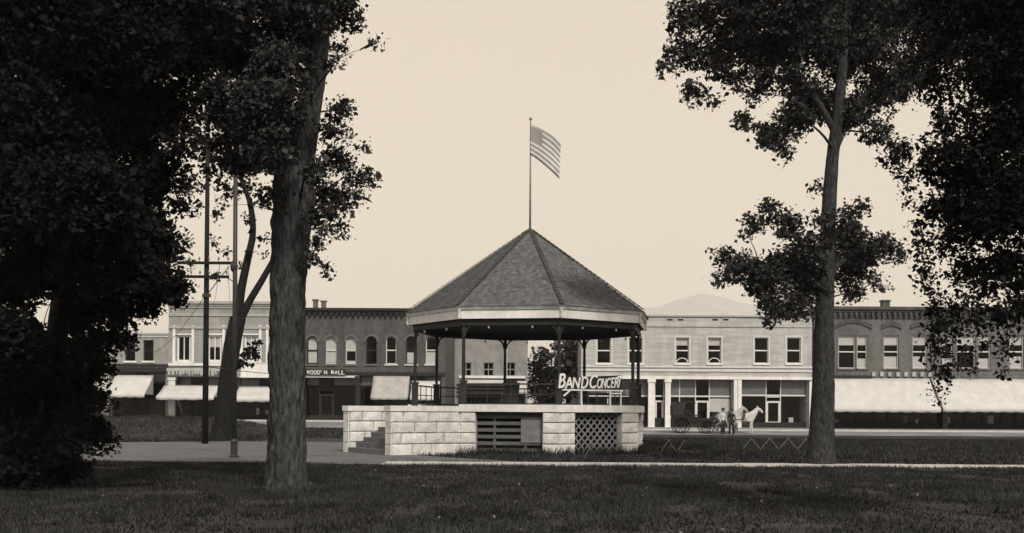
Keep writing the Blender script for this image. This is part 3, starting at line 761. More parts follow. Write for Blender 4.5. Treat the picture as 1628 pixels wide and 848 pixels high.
# ---- pale left building
def left_pale():
    x0, x1 = X_(268), X_(461)-.01; z1 = Z_(350, 480); zb = .55; zs = Z_(350, 600)
    b = thing('pale_building', 'pale two-storey building with paired white windows behind the forked tree', 'building', 'buildings along the street')
    holes = [rect(c-11, 533, c+11, 575) + (0,) for c in (292, 341, 399, 440)]
    gx = (X_(272), X_(457)); holes.append((gx[0], gx[1], zb, zs, 0))
    facade('wall', PALEB, b, x0, x1, zb-.8, z1, YF, holes); shell(b, PALEB, x0, x1, zb-.8, z1, YF, 17); floor_in(b, x0, x1, Z_(350, 590), YF, 17); inner_back(b, x0, x1, Z_(350, 590), z1-.9, YF)
    for i, h in enumerate(holes[:4]):
        wo_ = window(b, h[:4], YF, WHITE, False, 1, .0 if i == 0 else .45, 0, WHITE, None, 0, .14)
        boxp('head_panel', PALEB, wo_, h[0], h[1], YF-.04, YF-.003, h[3]+.12, h[3]+.75); boxp('head_trim', WHITE, wo_, h[0]-.12, h[1]+.12, YF-.09, YF-.003, h[3], h[3]+.11)
        for xx in (h[0]-.30, h[1]+.08): boxp('pilaster', WHITE, wo_, xx, xx+.2, YF-.07, YF-.003, h[2]-.1, h[3]+.75)
    cornice(b, M('pale_cornice', .34, .7, .1, 3), x0, x1, z1, YF, .5, .3, False)
    part('frieze', M('pale_cornice', .34), b, lambda m: (m.box(x0, x1, YF-.08, YF-.003, Z_(350, 503), Z_(350, 499)), m.box(x0, x1, YF-.12, YF-.003, Z_(350, 523), Z_(350, 519))))
    part('belt_course', WHITE, b, lambda m: m.box(x0, x1, YF-.09, YF-.003, Z_(350, 582), Z_(350, 578)))
    storefront(b, gx[0], gx[1], zb, zs, YF, [(X_(300), X_(318)), (X_(410), X_(428))], posts=[(X_(365), .4), (X_(274), .5)], post=CREAM, setback=.8, items=3)
    s = thing('fascia_sign', 'pale shop sign with ragged raised lettering beside the telegraph pole', 'sign')
    xa, xb = X_(267), X_(352); za, zc = Z_(310, 599), Z_(310, 586)
    boxp('board', M('sign_grey', .10, .7, .2, 3), s, xa, xb, YF-.30, YF-.22, za, zc); boxp('top_strip', AWNG, s, xa, xb, YF-.33, YF-.30, zc-.22, zc)
    r = random.Random(5); x = xa+.1
    while x < xb-.25:                       # letters too blurred to read: plain raised strokes
        w_ = r.uniform(.10, .22); zt_ = zc-.22; hh = r.uniform(.18, .34); part('raised_stroke', AWNG, s, lambda m: m.box(x, x+w_, YF-.325, YF-.30, zt_-hh, zt_-.01)); x += w_ + r.uniform(.04, .14)
    s2 = thing('billboard', 'pale square signboard on the pale building right of the forked tree', 'sign')
    boxp('board', WHITE, s2, X_(384), X_(432), YF-.28, YF-.2, Z_(405, 600), Z_(405, 577))
    part('frame', CREAM, s2, lambda m: (m.box(X_(383), X_(433), YF-.32, YF-.281, Z_(405, 601), Z_(405, 599.5)), m.box(X_(383), X_(433), YF-.32, YF-.281, Z_(405, 578), Z_(405, 576.5))))
    awning('awning', 'white canvas awning behind the telegraph pole', X_(262), X_(352), Z_(310, 613), Z_(310, 631), YF, 2.0, AWN, .3)
    awning('awning', 'white canvas awning between the forked tree and the thick trunk', X_(381), X_(452), Z_(405, 615), Z_(405, 633), YF, 1.9, AWN, .35)
left_pale()

# ---- lower grey building at far left
def left_grey():
    x0, x1 = X_(170), X_(268)-.01; z1 = Z_(220, 528); zb = .55; zs = Z_(220, 592)
    b = thing('grey_building', 'lower grey shop building half hidden by dark foliage at left', 'building', 'buildings along the street')
    holes = [rect(c-8, 541, c+8, 574) + (0,) for c in (207, 236)]; gx = (X_(174), X_(264)); holes.append((gx[0], gx[1], zb, zs, 0))
    facade('wall', GREYB, b, x0, x1, zb-.8, z1, YF, holes); shell(b, GREYB, x0, x1, zb-.8, z1, YF, 15); floor_in(b, x0, x1, Z_(220, 586), YF, 15); inner_back(b, x0, x1, Z_(220, 586), z1-.8, YF)
    for h in holes[:2]: window(b, h[:4], YF, SHOPW, True, 0, 0, 0, WHITE)
    cornice(b, CREAM, x0, x1, z1, YF, .4, .25, False)
    part('belt_course', SHOPW, b, lambda m: m.box(x0, x1, YF-.12, YF-.003, zs, Z_(220, 579)))
    storefront(b, gx[0], gx[1], zb, zs, YF, [(X_(212), X_(230))], setback=.7)
    awning('awning', 'large white canvas awning on the low grey shop at far left', X_(184), X_(245), Z_(215, 597), Z_(215, 627), YF, 2.1, AWN, .3)
left_grey()

# ---- grey blank-walled building seen through the bandstand
def through_building():
    Y = 99.0; x0, x1 = X_(705, 560, Y), X_(839, 560, Y); z1 = Z_(770, 533, Y); zb = .5
    b = thing('blank_building', 'plain grey building with three small windows seen through the bandstand', 'building', 'buildings along the street')
    holes = [rect(c-8, 577, c+8, 598, Y) + (0,) for c in (741, 776.5, 811)]; gx = (X_(733, 620, Y), X_(835, 620, Y)); zs = Z_(770, 602, Y)
    holes.append((gx[0], gx[1], zb, zs, 0))
    facade('wall', GREYB, b, x0, x1, zb-.8, z1, Y, holes); shell(b, GREYB, x0, x1, zb-.8, z1, Y, 14); floor_in(b, x0, x1, Z_(770, 600, Y), Y, 14); inner_back(b, x0, x1, Z_(770, 600, Y), z1-.8, Y)
    for h in holes[:3]: window(b, h[:4], Y, GREYB, True, 1, 0, 0, GREYB)
    cornice(b, M('pale_cornice', .34), x0, x1, z1, Y, .3, .2, False)
    part('belt_course', WHITE, b, lambda m: m.box(gx[0]-.2, gx[1], Y-.12, Y-.003, zs+.02, zs+.25))
    part('pilaster', M('pale_cornice', .34), b, lambda m: (m.box(x0, x0+.5, Y-.05, Y-.003, zb, z1-.32), m.box(X_(803, 560, Y), X_(807, 560, Y), Y-.09, Y-.003, zb+4.2, z1-.32)))
    storefront(b, gx[0], gx[1], zb, zs, Y, [(X_(778, 620, Y), X_(795, 620, Y))], setback=.5)
    awning('awning', 'narrow white awning seen between the bandstand\'s front posts', X_(734, 610, Y), X_(803, 610, Y), Z_(770, 604, Y), Z_(770, 611, Y), Y, 1.2, AWN, .2)
    awning('awning', 'short white awning beside the leafy gap seen through the bandstand', X_(822, 610, Y), X_(837, 610, Y), Z_(830, 606, Y), Z_(830, 622, Y), Y, 1.2, AWN, .3)
through_building()

# ---- white building right of the bandstand
def white_building():
    x0, x1 = X_(924), X_(1291); z1 = Z_(1110, 504); zb = .2; zs = Z_(1110, 603)
    b = thing('white_building', 'whitewashed two-storey shop building right of the bandstand', 'building', 'buildings along the street')
    cs = [960, 1010.5, 1085, 1136, 1210.5, 1262]; holes = [rect(c-(11 if i in (0, 1, 4, 5) else 10.5), 537, c+(11 if i in (0, 1, 4, 5) else 10.5), 578) + (0,) for i, c in enumerate(cs)]
    gx = [(X_(930), X_(1166)), (X_(1178), X_(1288))]
    for a, c in gx: holes.append((a, c, zb, zs, 0))
    vents = [rect(c-4.5, 507.5, c+4.5, 510) + (0,) for c in (1065, 1082, 1137, 1154)]
    facade('wall', WHITEB, b, x0, x1, zb-.8, z1, YF, holes+vents); shell(b, WHITEB, x0, x1, zb-.8, z1, YF, 18); floor_in(b, x0, x1, Z_(1110, 592), YF, 18); inner_back(b, x0, x1, Z_(1110, 592), z1-.9, YF)
    for v in vents: boxp('vent_blocker', DARKIN, b, v[0]+.01, v[1]-.01, YF+.1, YF+.3, v[2]+.005, v[3]-.005)  # dark boxes added in the openings to block the sky light behind
    for i, c in enumerate(cs):
        h = holes[i][:4]; mid = i in (2, 3)
        wo_ = window(b, h, YF, WHITE, True, 0, .30 if mid else 0, 0, WHITE, None, 0, .06, mid)
        part('casing', M('wall_trim', .50, .7, .15, 3), wo_, lambda m: (m.box(h[0]-.14, h[0], YF-.03, YF-.002, h[2], h[3]+.16), m.box(h[1], h[1]+.14, YF-.03, YF-.002, h[2], h[3]+.16), m.box(h[0], h[1], YF-.03, YF-.002, h[3], h[3]+.16)))
    part('coping', M('pale_cornice', .34), b, lambda m: m.box(x0-.05, x1+.05, YF-.12, YF+.34, z1+.002, z1+.12))
    part('parapet_band', WHITEB, b, lambda m: m.box(x0, x1, YF-.07, YF-.002, Z_(1110, 520), Z_(1110, 516)))
    for ya, yb in ((585, 582.5), (591, 588)): part('belt_course', CREAM, b, lambda m: m.box(x0, x1, YF-.09, YF-.002, Z_(1110, ya), Z_(1110, yb)))
    part('shop_lintel', WHITE, b, lambda m: m.box(x0, x1, YF-.18, YF-.003, zs-.02, zs+.20))
    storefront(b, gx[0][0], gx[0][1], zb, zs-.02, YF, [(X_(1043), X_(1057)), (X_(1108), X_(1130))], posts=[(X_(1036), .5), (X_(1062), .42)], setback=.55, dmat=CREAM, items=7, transom=1.3, bulk=1.0, paper=[(X_(1130), X_(1164), Z_(1147, 655), Z_(1147, 634))])
    storefront(b, gx[1][0], gx[1][1], zb, zs-.02, YF, [(X_(1221), X_(1244))], posts=[], setback=.55, dmat=CREAM, items=2, transom=1.2, bulk=.7)
    for xp in (1169.5, 1176): part('pillar', WHITE, b, lambda m: m.box(X_(xp)-.14, X_(xp)+.14, YF-.16, YF-.004, zb, zs-.03))
    part('corner_board', WHITE, b, lambda m: m.box(x1-.2, x1, YF-.05, YF-.003, zb, zs-.05))
white_building()

# ---- right brick building with big awnings
def right_brick():
    x0, x1 = X_(1293)+.02, X_(1720); z1 = Z_(1440, 489); zb = .2; zs = Z_(1440, 606)
    b = thing('brick_building', 'grey brick two-storey building with white-blinded windows behind the right tree', 'building', 'buildings along the street')
    wn = [(1333,1360,0),(1362.5,1379,1),(1405,1429,1),(1451,1474,1),(1498,1515,1),(1521,1551,0),(1555,1575,1),(1605,1628,1),(1651,1674,1)]
    holes = [rect(a, 533, c, 586) + (.0,) for a, c, k in wn]
    gx = [(X_(1310), X_(1500)), (X_(1508), X_(1710))]
    for a, c in gx: holes.append((a, c, zb, zs, 0))
    facade('wall', BRICKR, b, x0, x1, zb-.8, z1, YF, holes); shell(b, BRICKR, x0, x1, zb-.8, z1, YF, 18); floor_in(b, x0, x1, Z_(1440, 597), YF, 18); inner_back(b, x0, x1, Z_(1440, 597), z1-.9, YF)
    for i, (a, c, k) in enumerate(wn):
        h = holes[i][:4]; window(b, h, YF, CREAM, True, 0, .30, .36 if i in (2, 3, 7) else (.3 if k else 0), BRICKR, None)
    def hoods(a, c, rise):
        n = 12; xa, xc = X_(a), X_(c); zt = Z_((a+c)/2, 531)
        def hd(m):
            for i in range(n):
                f_ = lambda t: (xa+(xc-xa)*t, zt+.35+rise*math.sin(math.pi*t)); (p0, q0), (p1, q1) = f_(i/n), f_((i+1)/n)
                m.hexa([(p0,YF-.11,q0),(p1,YF-.11,q1),(p1,YF-.003,q1),(p0,YF-.003,q0),(p0,YF-.11,q0+.32),(p1,YF-.11,q1+.32),(p1,YF-.003,q1+.32),(p0,YF-.003,q0+.32)])
        part('window_hood', BRICKM, b, hd)
    for a, c, r_ in ((1325,1386,.5),(1401,1433,.25),(1447,1479,.25),(1492,1580,.6),(1601,1632,.25),(1647,1679,.25)): hoods(a, c, r_)
    cornice(b, BRICKM, x0, x1, z1, YF, .6, .4)
    part('belt_course', BRICKM, b, lambda m: m.box(x0, x1, YF-.07, YF-.003, Z_(1440, 507), Z_(1440, 503)))
    m = MB(); x = X_(1386)
    while x < X_(1480):
        m.box(x, x+.28, YF-.14, YF-.003, Z_(1440, 599), Z_(1440, 592)); x += .62
    o = m.build('white_brackets', AWNG, b); o['kind'] = 'stuff'
    part('belt_course', SHOPW, b, lambda m: m.box(x0+.3, X_(1385), YF-.12, YF-.003, Z_(1350, 602), Z_(1350, 597)))
    for g in gx: storefront(b, g[0], g[1], zb, zs, YF, [((g[0]+g[1])/2-.6, (g[0]+g[1])/2+.6)], setback=.6, items=3)
    chimney(b, 1409, .6, 477, 492, YF+4, BRICKM)
    awning('awning', 'very wide white canvas awning right of the right-hand tree trunk', X_(1311), X_(1477), Z_(1400, 602), Z_(1400, 650), YF, 2.4, AWN, .3)
    awning('awning', 'wide pale canvas awning at the far right edge', X_(1480), X_(1705), Z_(1560, 603), Z_(1560, 650), YF, 2.4, AWN, .3)
right_brick()

# ================================================================== TREES
def leaf_cloud(clusters, s, per, spread):
    """clusters (n,4): centre and radius; returns vertices, faces, tone for many small folded leaves"""
    n = len(clusters); tot = n*per
    c = np.repeat(clusters[:, :3], per, 0); rad = np.repeat(clusters[:, 3], per)
    d = nrg.normal(size=(tot, 3)); d /= np.linalg.norm(d, axis=1)[:, None]
    c = c + d * (rad * nrg.random(tot)**.5)[:, None] * np.array([1, 1, .8])
    # leaf frame: droopy, random yaw
    yaw = nrg.random(tot)*2*math.pi; pit = nrg.normal(-.45, .5, tot); rol = nrg.normal(0, .8, tot)
    ax = np.stack([np.cos(yaw)*np.cos(pit), np.sin(yaw)*np.cos(pit), np.sin(pit)], 1)
    sd_ = np.stack([-np.sin(yaw), np.cos(yaw), np.zeros(tot)], 1); nn = np.cross(ax, sd_)
    sd2 = sd_*np.cos(rol)[:, None] + nn*np.sin(rol)[:, None]; nn = np.cross(ax, sd2)
    sz = s*np.exp(nrg.normal(0, .42, tot))[:, None]
    V = np.stack([c - ax*sz*.5, c + sd2*sz*.40 + nn*sz*.12 - ax*sz*.08, c + ax*sz*.55, c - sd2*sz*.40 + nn*sz*.12 - ax*sz*.08], 1).reshape(-1, 3)
    k = np.arange(tot)*4
    T = np.concatenate([np.stack([k, k+1, k+2], 1), np.stack([k, k+2, k+3], 1)])
    tone = np.repeat(np.repeat(nrg.uniform(.65, 1.35, n), per)*nrg.uniform(.7, 1.3, tot), 4)
    return V, T, tone
def curve_pts(a, b, sag, n=8, wob=.1, seed=0):
    r = random.Random(seed); out = []; ln = (b-a).length
    w1 = Vector((r.uniform(-1,1), r.uniform(-1,1), r.uniform(-.5,.5)))*wob*ln
    for i in range(n+1):
        t = i/n; p = a.lerp(b, t) + Vector((0,0,1))*sag*math.sin(math.pi*t) + w1*math.sin(math.pi*2*t)*.5; out.append(p)
    return out
def make_tree(name, label, trunk, blobs, leaf, s, bark, forks=(), jit=1.2, per=22, seed=1, seg=20, rough=.10, cl=2.6, flare=1.25, group=None, dens=1.5, tsub=14, droop=False):
    """trunk/forks: lists of (px, py, Y, width px); blobs: (px, py, r px, Y, coverage)"""
    r = random.Random(seed); t = thing(name, label, 'tree', group)
    def smooth_path(tp, sub=10):
        pts = [P(a, b, c) for a, b, c, d in tp]; rad = [d/2*c/F for a, b, c, d in tp]; op, orr = [], []
        for i in range(len(pts)-1):
            p0, p1, p2, p3 = pts[max(i-1, 0)], pts[i], pts[i+1], pts[min(i+2, len(pts)-1)]
            for k in range(sub):
                u = k/sub; u2, u3 = u*u, u*u*u
                op.append(.5*((2*p1)+(p2-p0)*u+(2*p0-5*p1+4*p2-p3)*u2+(3*p1-p0-3*p2+p3)*u3)); orr.append(rad[i]+(rad[i+1]-rad[i])*u)
        op.append(pts[-1]); orr.append(rad[-1]); return op, orr
    def barkfn(p, a, rr, i):
        q = Vector((math.cos(a)*4.2, math.sin(a)*4.2, p.z*.9 + seed*3))
        rid = abs(noise.noise(q*1.6)); big = noise.noise(Vector((math.cos(a), math.sin(a), p.z*.35+seed)))
        fine = noise.noise(Vector((math.cos(a)*11, math.sin(a)*11, p.z*4.0)))
        lobe = .16*(.5+.5*math.sin(a*5+seed+math.sin(a*2)))*math.exp(-max(0, p.z)/.5) if flare > 1.2 else 0
        return rr*(1 + rough*(1.2*rid - .35) + .10*big + .5*rough*fine + lobe)
    op, orr = smooth_path(trunk, tsub)
    orr = [q*(1 + (flare-1)*math.exp(-max(0, p.z-op[0].z)/.40)) for p, q in zip(op, orr)]; zb_ = op[0].z
    op[0] = op[0] - Vector((0, 0, .3))
    m = MB(); m.tube(op, orr, seg*2, fn=barkfn); m.build('trunk', bark, t, True)
    stems = list(zip(op, orr))
    for fk in forks:
        fp_, fr_ = smooth_path(fk, 10); m = MB(); m.tube(fp_, fr_, max(10, seg), fn=barkfn); m.build('limb', bark, t, True); stems += list(zip(fp_, fr_))
    clusters = []; tw = MB()
    anch = [q[0] for q in stems]
    blobs = sorted(blobs, key=lambda b_: min((P(b_[0], b_[1], b_[3])-q).length for q in anch))
    for bi, (px, py, rp, Yb, cov) in enumerate(blobs):
        Y = Yb + r.uniform(-jit, jit); c = P(px, py, Y); Rb_ = rp*Y/F
        best = min(stems, key=lambda q: (c - q[0]).length + (0 if droop else .8)*max(0, q[0].z - c.z + .25*(c-q[0]).length))
        a = best[0]; r0 = min(best[1]*.45, .018 + .03*Rb_ + .007*(c-a).length)
        pts = curve_pts(a, c, .12*(c-a).length*r.uniform(-.2, 1), 8, .10, seed*100+bi)
        m = MB(); m.tube(pts, [r0*(1-.8*i/8) for i in range(9)], 7); m.build('branch', bark, t, True)
        stems.append((c, r0*.5)); cr = cl*s; nl = dens*cov*math.pi*Rb_**2/(.44*s*s); nc = max(1 if droop else 3, int(nl/per))
        for _ in range(nc):
            d = Vector((r.gauss(0,1), r.gauss(0,1), r.gauss(0,1))).normalized(); q = c + d*Rb_*(r.random()**.42)
            q = Vector((q.x, c.y+(q.y-c.y)*.9, c.z+(q.z-c.z)*.85)); clusters.append((q.x, q.y, q.z, cr*r.uniform(.55, 1.35)))
            if r.random() < .35: tw.tube([pts[-1 - r.randint(0, 3)], (pts[-1]+q)/2 + Vector((0,0,.05)), q], [.016, .010, .005], 4, cap=False)
    if tw.v: tw.build('twigs', bark, t)['kind'] = 'stuff'
    V, T, tone = leaf_cloud(np.array(clusters), s, per, 0)
    o = np_mesh('crown', V, T, leaf, t, tone); o['kind'] = 'stuff'
    return t

# right-hand tree
B = [(1062,112,18,34,.8),(1085,85,34,34,1.2),(1108,150,24,34,1.1),(1130,165,13,34,.9),(1135,90,40,34,1.6),(1185,70,48,34,1.8),(1240,75,52,35,2),(1300,60,50,35,2),(1170,125,26,34,1.3),(1182,190,20,34,1.4),(1192,155,16,34,1.1),(1215,130,26,34.5,1.4),
     (1225,215,28,34,1.6),(1245,240,15,34,1.1),(1262,190,34,34.5,1.9),(1290,160,42,35,2.2),(1265,130,34,35,2),(1345,95,45,36,1.9),(1390,80,45,36,1.6),(1350,180,36,36,1.9),(1400,150,42,36,1.6),(1440,120,45,37,1.6),(1395,210,26,36,1.2),(1430,240,22,36,1.1),(1480,90,48,37,1.8),(1250,250,8,34,1.0),
     (1180,10,70,35,2),(1280,0,80,35,2.2),(1380,10,80,36,2.2),(1480,10,80,37,2.2),(1100,25,40,34,1.4),(1230,-70,90,36,2),(1360,-90,110,36,2),(1480,-80,90,37,2),(1320,-180,110,36,1.6),
     (1145,405,18,33.6,1.1),(1150,440,20,33.6,1.2),(1180,425,30,33.8,1.7),(1215,445,36,34,2.2),(1205,355,22,34,1.0),(1225,335,20,34,1.1),(1190,370,14,34,.9),(1255,360,28,34,1.5),(1255,425,40,34.5,2.2),(1285,455,40,34.5,2.2),(1225,485,22,34,1.6),(1262,490,28,34,1.9),(1290,400,34,35,1.9),
     (1345,385,38,35.5,2),(1380,400,30,35.5,1.7),(1355,430,34,35.5,1.9),(1405,390,22,35.5,1.3),(1425,408,18,36,1.1),(1350,345,24,35,1.2),(1300,350,20,35,1.0),(1355,465,18,35,1.4),(1390,450,13,35,1.0),(1403,458,9,35,.9),(1240,505,12,34,1.2),(1305,300,16,35,.8),(1370,330,16,35.5,.8),(1225,510,10,34,1)]
make_tree('maple_tree', 'slender maple with open leafy branches standing right of the bandstand', [(1304,739,34.6,46),(1305,715,34.6,42),(1309,600,34.7,34),(1312,480,34.8,28),(1317,350,34.9,23),(1324,250,35,20),(1333,170,35,17),(1340,80,35,16),(1338,-60,35,10)], B, LEAF, .092, BARKM,
          forks=[[(1326,240,35,14),(1350,190,35.5,10),(1395,120,36,6)], [(1328,210,35,13),(1290,150,34.8,9),(1230,90,34.5,5)], [(1313,470,34.8,12),(1270,430,34.4,8),(1200,420,34,5)], [(1314,440,34.8,12),(1350,410,35.3,8),(1410,400,35.6,4)]], seed=3, per=14, cl=2.9, dens=2.1, tsub=24, flare=1.12)
# thick trunk at left
B = [(548,78,16,21.5,.7),(600,70,9,21.5,.4),(530,100,20,21.5,.9),(540,175,20,21.5,1.1),(525,205,24,21.5,1.3),(555,165,12,21.5,.7),(535,255,28,21.5,1.5),(565,285,26,21.5,1.1),(590,290,12,21.5,.6),(550,320,28,21.5,1.3),(520,310,28,21.5,1.6),(525,360,22,21.5,1.0),(505,340,22,21.5,1.4),(505,390,20,21.5,1.0),(510,425,16,21.5,.8),(497,410,16,21.5,1.0),(545,375,8,21.5,.35),
     (575,235,10,21.5,.5),(550,215,14,21.5,.9),(500,270,24,21.5,1.4),
     (400,90,60,22,2.6),(340,80,60,22,2.4),(410,180,55,21.5,2.6),(350,160,50,22,2.2),(430,240,40,21.3,2.2),(390,250,40,22,1.8),(450,110,55,21.3,2.4),(480,60,45,21.3,2.0),(430,310,22,21.3,1.3),(360,215,34,22.5,1.6),(440,170,50,21.2,2.4),(470,200,30,21.2,1.2),
     (380,0,90,22,2.4),(480,-10,80,21.5,2.2),(540,20,45,21.5,1.2),(430,-100,120,22,2),(560,-60,60,21.5,1.2),(300,-20,80,22.5,2.2),(330,270,16,22.5,.7),(345,330,14,22.5,.5),(415,330,12,22.5,.6),(410,380,12,22.5,.5)]
make_tree('elm_tree', 'thick-trunked rough-barked tree in the left foreground', [(453,781,22.2,62),(455,740,22.2,58),(456,600,22.2,56),(458,480,22.2,56),(462,380,22.2,60),(466,310,22.2,64),(469,270,22.2,62)], B, LEAF, .064, BARK,
          forks=[[(472,300,22.2,44),(488,200,22.0,40),(502,110,21.8,34),(512,20,21.6,28),(520,-120,21.5,18)], [(462,300,22.3,40),(452,200,22.5,34),(440,100,22.8,28),(425,-60,23,18)]], seed=5, per=16, seg=34, rough=.22, cl=3.2, flare=1.14, dens=1.9, tsub=36)
# dense dark tree, far left
B = [(20,60,100,20,3),(110,60,100,20,3),(200,70,90,20,3),(280,80,60,21,2.6),(20,200,100,19,3),(110,200,95,19,3),(200,190,80,20,3),(270,170,55,21,2.2),(40,330,95,19,3),(130,320,90,19,3),(215,300,60,20,2.8),(262,270,40,21,1.6),(285,230,30,21,1.3),(225,380,52,20,2.8),(265,390,30,20,1.8),(290,330,22,21,.9),
     (150,420,65,19.5,3),(50,395,44,19.5,2.6),(15,455,55,19.5,2.6),(48,440,34,19.5,2.2),(15,530,44,20,2.4),(50,555,34,20.5,2.2),(128,508,32,20,2.3),(122,470,30,20,2.2),(92,452,26,20,2.0),(100,556,26,20.5,2.0),(68,530,16,20.5,1.2),(150,585,30,20.5,1.8),(220,440,52,20,2.8),(268,450,32,20,2.4),(285,470,20,20,1.4),(240,485,28,20,1.9),(180,490,40,20,2.6),(130,500,36,20,2.4),(200,535,20,20,1.3),(160,545,32,20,2.3),(135,560,30,20.5,2.2),
     (100,-40,110,20,2.6),(220,-40,90,20,2.6),(0,-40,110,20,2.6),(290,20,60,21,2)]
make_tree('dark_tree', 'dense dark-leaved tree filling the left edge of the view', [(72,766,24.8,40),(76,700,24.8,34),(88,560,24,32),(104,400,23,28),(112,200,22,22),(112,0,21,12)], B, LEAFD, .070, BARKD, seed=8, per=18, cl=3.6, dens=2.4)
# dark leaf mass added in place of the shade round its trunk
B = [(30,585,50,22,2.4),(120,590,34,22,2.0),(20,605,50,22,2.4),(95,592,38,22,2.2),(40,640,70,22,2.8),(110,630,48,22,2.6),(60,710,60,22,2.8),(130,690,40,22,2.2),(0,740,60,22,2.6),(90,745,34,22,2.2),(150,640,26,22,1.4),(165,690,22,22,1.2),(140,580,22,22,1.2),(40,765,26,22,1.8),(125,740,22,22,1.4),(178,715,12,22,.8)]
make_tree('shade_shrub', 'low dark leaf mass added in place of shade at the left edge, under the dense tree', [(62,783,22,9),(60,740,22,8),(66,660,22,7),(64,580,22,5)], B, LEAFD, .075, BARKD, seed=9, per=18, cl=3.4, dens=2.2, seg=8, forks=[[(62,775,22,7),(30,690,22,5),(10,620,22,3)], [(63,775,22,7),(100,700,22,5),(120,620,22,3)]])['category'] = 'shade_shrub'
# forked tree
B = [(385,250,40,57,1.2),(345,255,34,57,1.0),(400,300,22,57,.7),(360,300,24,57,.8),(410,230,36,57,1.2),(325,230,34,57,1.1),(340,345,16,57,.4),(395,350,16,57,.4),(410,400,14,57,.35),(340,390,14,57,.3),(300,380,16,57,.4),(430,320,20,57,.7),(400,560,16,56.8,1.1),(388,580,13,56.8,1.0),(408,545,9,56.8,.8),(310,330,18,57,.5),(385,420,9,57,.3),(300,300,26,57,.9),(355,400,8,57,.3),(300,420,14,57,.5),(345,440,8,57,.3)]
make_tree('forked_tree', 'leaning dark tree with a forked trunk in front of the pale building', [(350,704,57,30),(356,660,57,27),(362,600,57,27),(370,545,57,27),(378,505,57,24)], B, LEAFD, .15, BARKD,
          forks=[[(376,512,57,17),(383,462,57,13),(393,415,57,12),(402,370,57,10),(398,325,57,9),(384,285,57,7),(372,225,57,5)], [(381,510,57,14),(397,478,57,11),(418,443,57,10),(438,405,57,8),(452,360,57,6),(462,300,57,4)]], seed=12, per=14, rough=.06, cl=2.2)
# drooping tree, right edge
B = [(1500,240,40,15.5,2.4),(1470,275,22,15.5,1.2),(1530,190,44,15.5,2.4),(1535,280,55,15.5,2.6),(1500,330,34,15.5,2.6),(1545,360,50,15.5,3),(1505,390,22,15.5,1.8),(1540,430,34,15.5,2.4),(1590,320,70,15.5,3),(1600,220,70,15.5,3),(1600,430,50,15.5,2.6),(1560,465,18,15.5,1.2),(1600,500,30,15.5,1.4),
     (1490,150,40,15.5,1.5),(1540,110,55,15.5,2.4),(1600,110,70,15.5,3),(1480,90,40,15.5,1.2),(1520,60,45,15.5,2),(1580,30,70,15.5,2.6),(1500,0,60,15.5,1.8),(1640,0,90,15.5,2.6),(1650,150,90,15.5,3),(1660,320,90,15.5,3),(1670,470,60,15.5,2),(1560,-60,100,15.5,2),
     (1445,330,13,15.6,.5),(1460,370,14,15.6,.5),(1470,420,14,15.6,.5),(1480,460,13,15.6,.6),(1488,490,13,15.6,.8),(1500,515,12,15.6,.9),(1520,490,12,15.6,.6),(1545,500,12,15.6,.7),(1440,290,16,15.6,.5),(1425,250,16,15.6,.5),(1482,520,8,15.6,.8),(1500,590,13,15.6,1.2),(1488,610,9,15.6,1.1),(1510,572,10,15.6,1.0),(1540,560,9,15.6,.6),(1478,555,6,15.6,.6),(1530,590,8,15.6,.7)]
rs = random.Random(77)
B = [(a_, b_, c_, d_, e_*(.62 if b_ < 200 and a_ < 1570 else 1)) for a_, b_, c_, d_, e_ in B]
for px, ya, yb in ((1452,330,400),(1462,360,450),(1474,380,470),(1484,430,560),(1492,470,640),(1500,480,610),(1478,490,540),(1512,470,540),(1524,470,560),(1538,460,530),(1552,470,520),(1566,480,560),(1585,500,570),(1605,500,600),(1440,250,320),(1428,230,290),(1415,230,270),(1545,560,600)):
    y = ya; x = px
    while y < yb:
        B.append((x, y, rs.uniform(4, 8), 15.6, rs.uniform(.2, .6))); y += rs.uniform(7, 12); x += rs.uniform(-3, 3)
make_tree('drooping_tree', 'dark tree with hanging foliage along the right edge', [(1745,905,15.5,70),(1745,700,15.5,56),(1740,500,15.5,50),(1730,250,15.5,44),(1715,50,15.5,34),(1690,-120,15.5,20)], B, LEAFD, .048, BARKD, seed=15, per=16, cl=3.6, jit=.25, dens=1.3, droop=True)
# trees in the gap behind the bandstand
def gap_tree(label, px, base, Y, blobs, leaf, seed):
    g = P(px, base, Y); make_tree('street_tree', label, [(px,base,Y,9),(px,base-40,Y,8),(px+1,base-90,Y,5)], blobs, leaf, .22, BARKD, seed=seed, per=14, rough=.05, seg=8, jit=1.5, group='trees in the gap behind the bandstand')
gap_tree('dark bushy tree in the gap seen through the bandstand', 866, 684, 104, [(850,575,16,104,2),(870,565,16,104,1.8),(862,595,22,104,2.4),(880,600,22,104,2.4),(855,620,20,104,2.4),(885,625,22,104,2.4),(868,640,22,104,2.4),(860,560,8,104,1.2)], LEAF, 21)
gap_tree('paler rounded tree beside the white building seen through the bandstand', 903, 684, 90, [(900,555,17,90,2),(885,548,10,90,1.4),(912,550,12,90,1.6),(908,575,20,90,2.2),(895,590,20,90,2.2),(915,600,18,90,2.2),(905,620,20,90,2.2),(890,570,14,90,1.8)], LEAFL, 22)

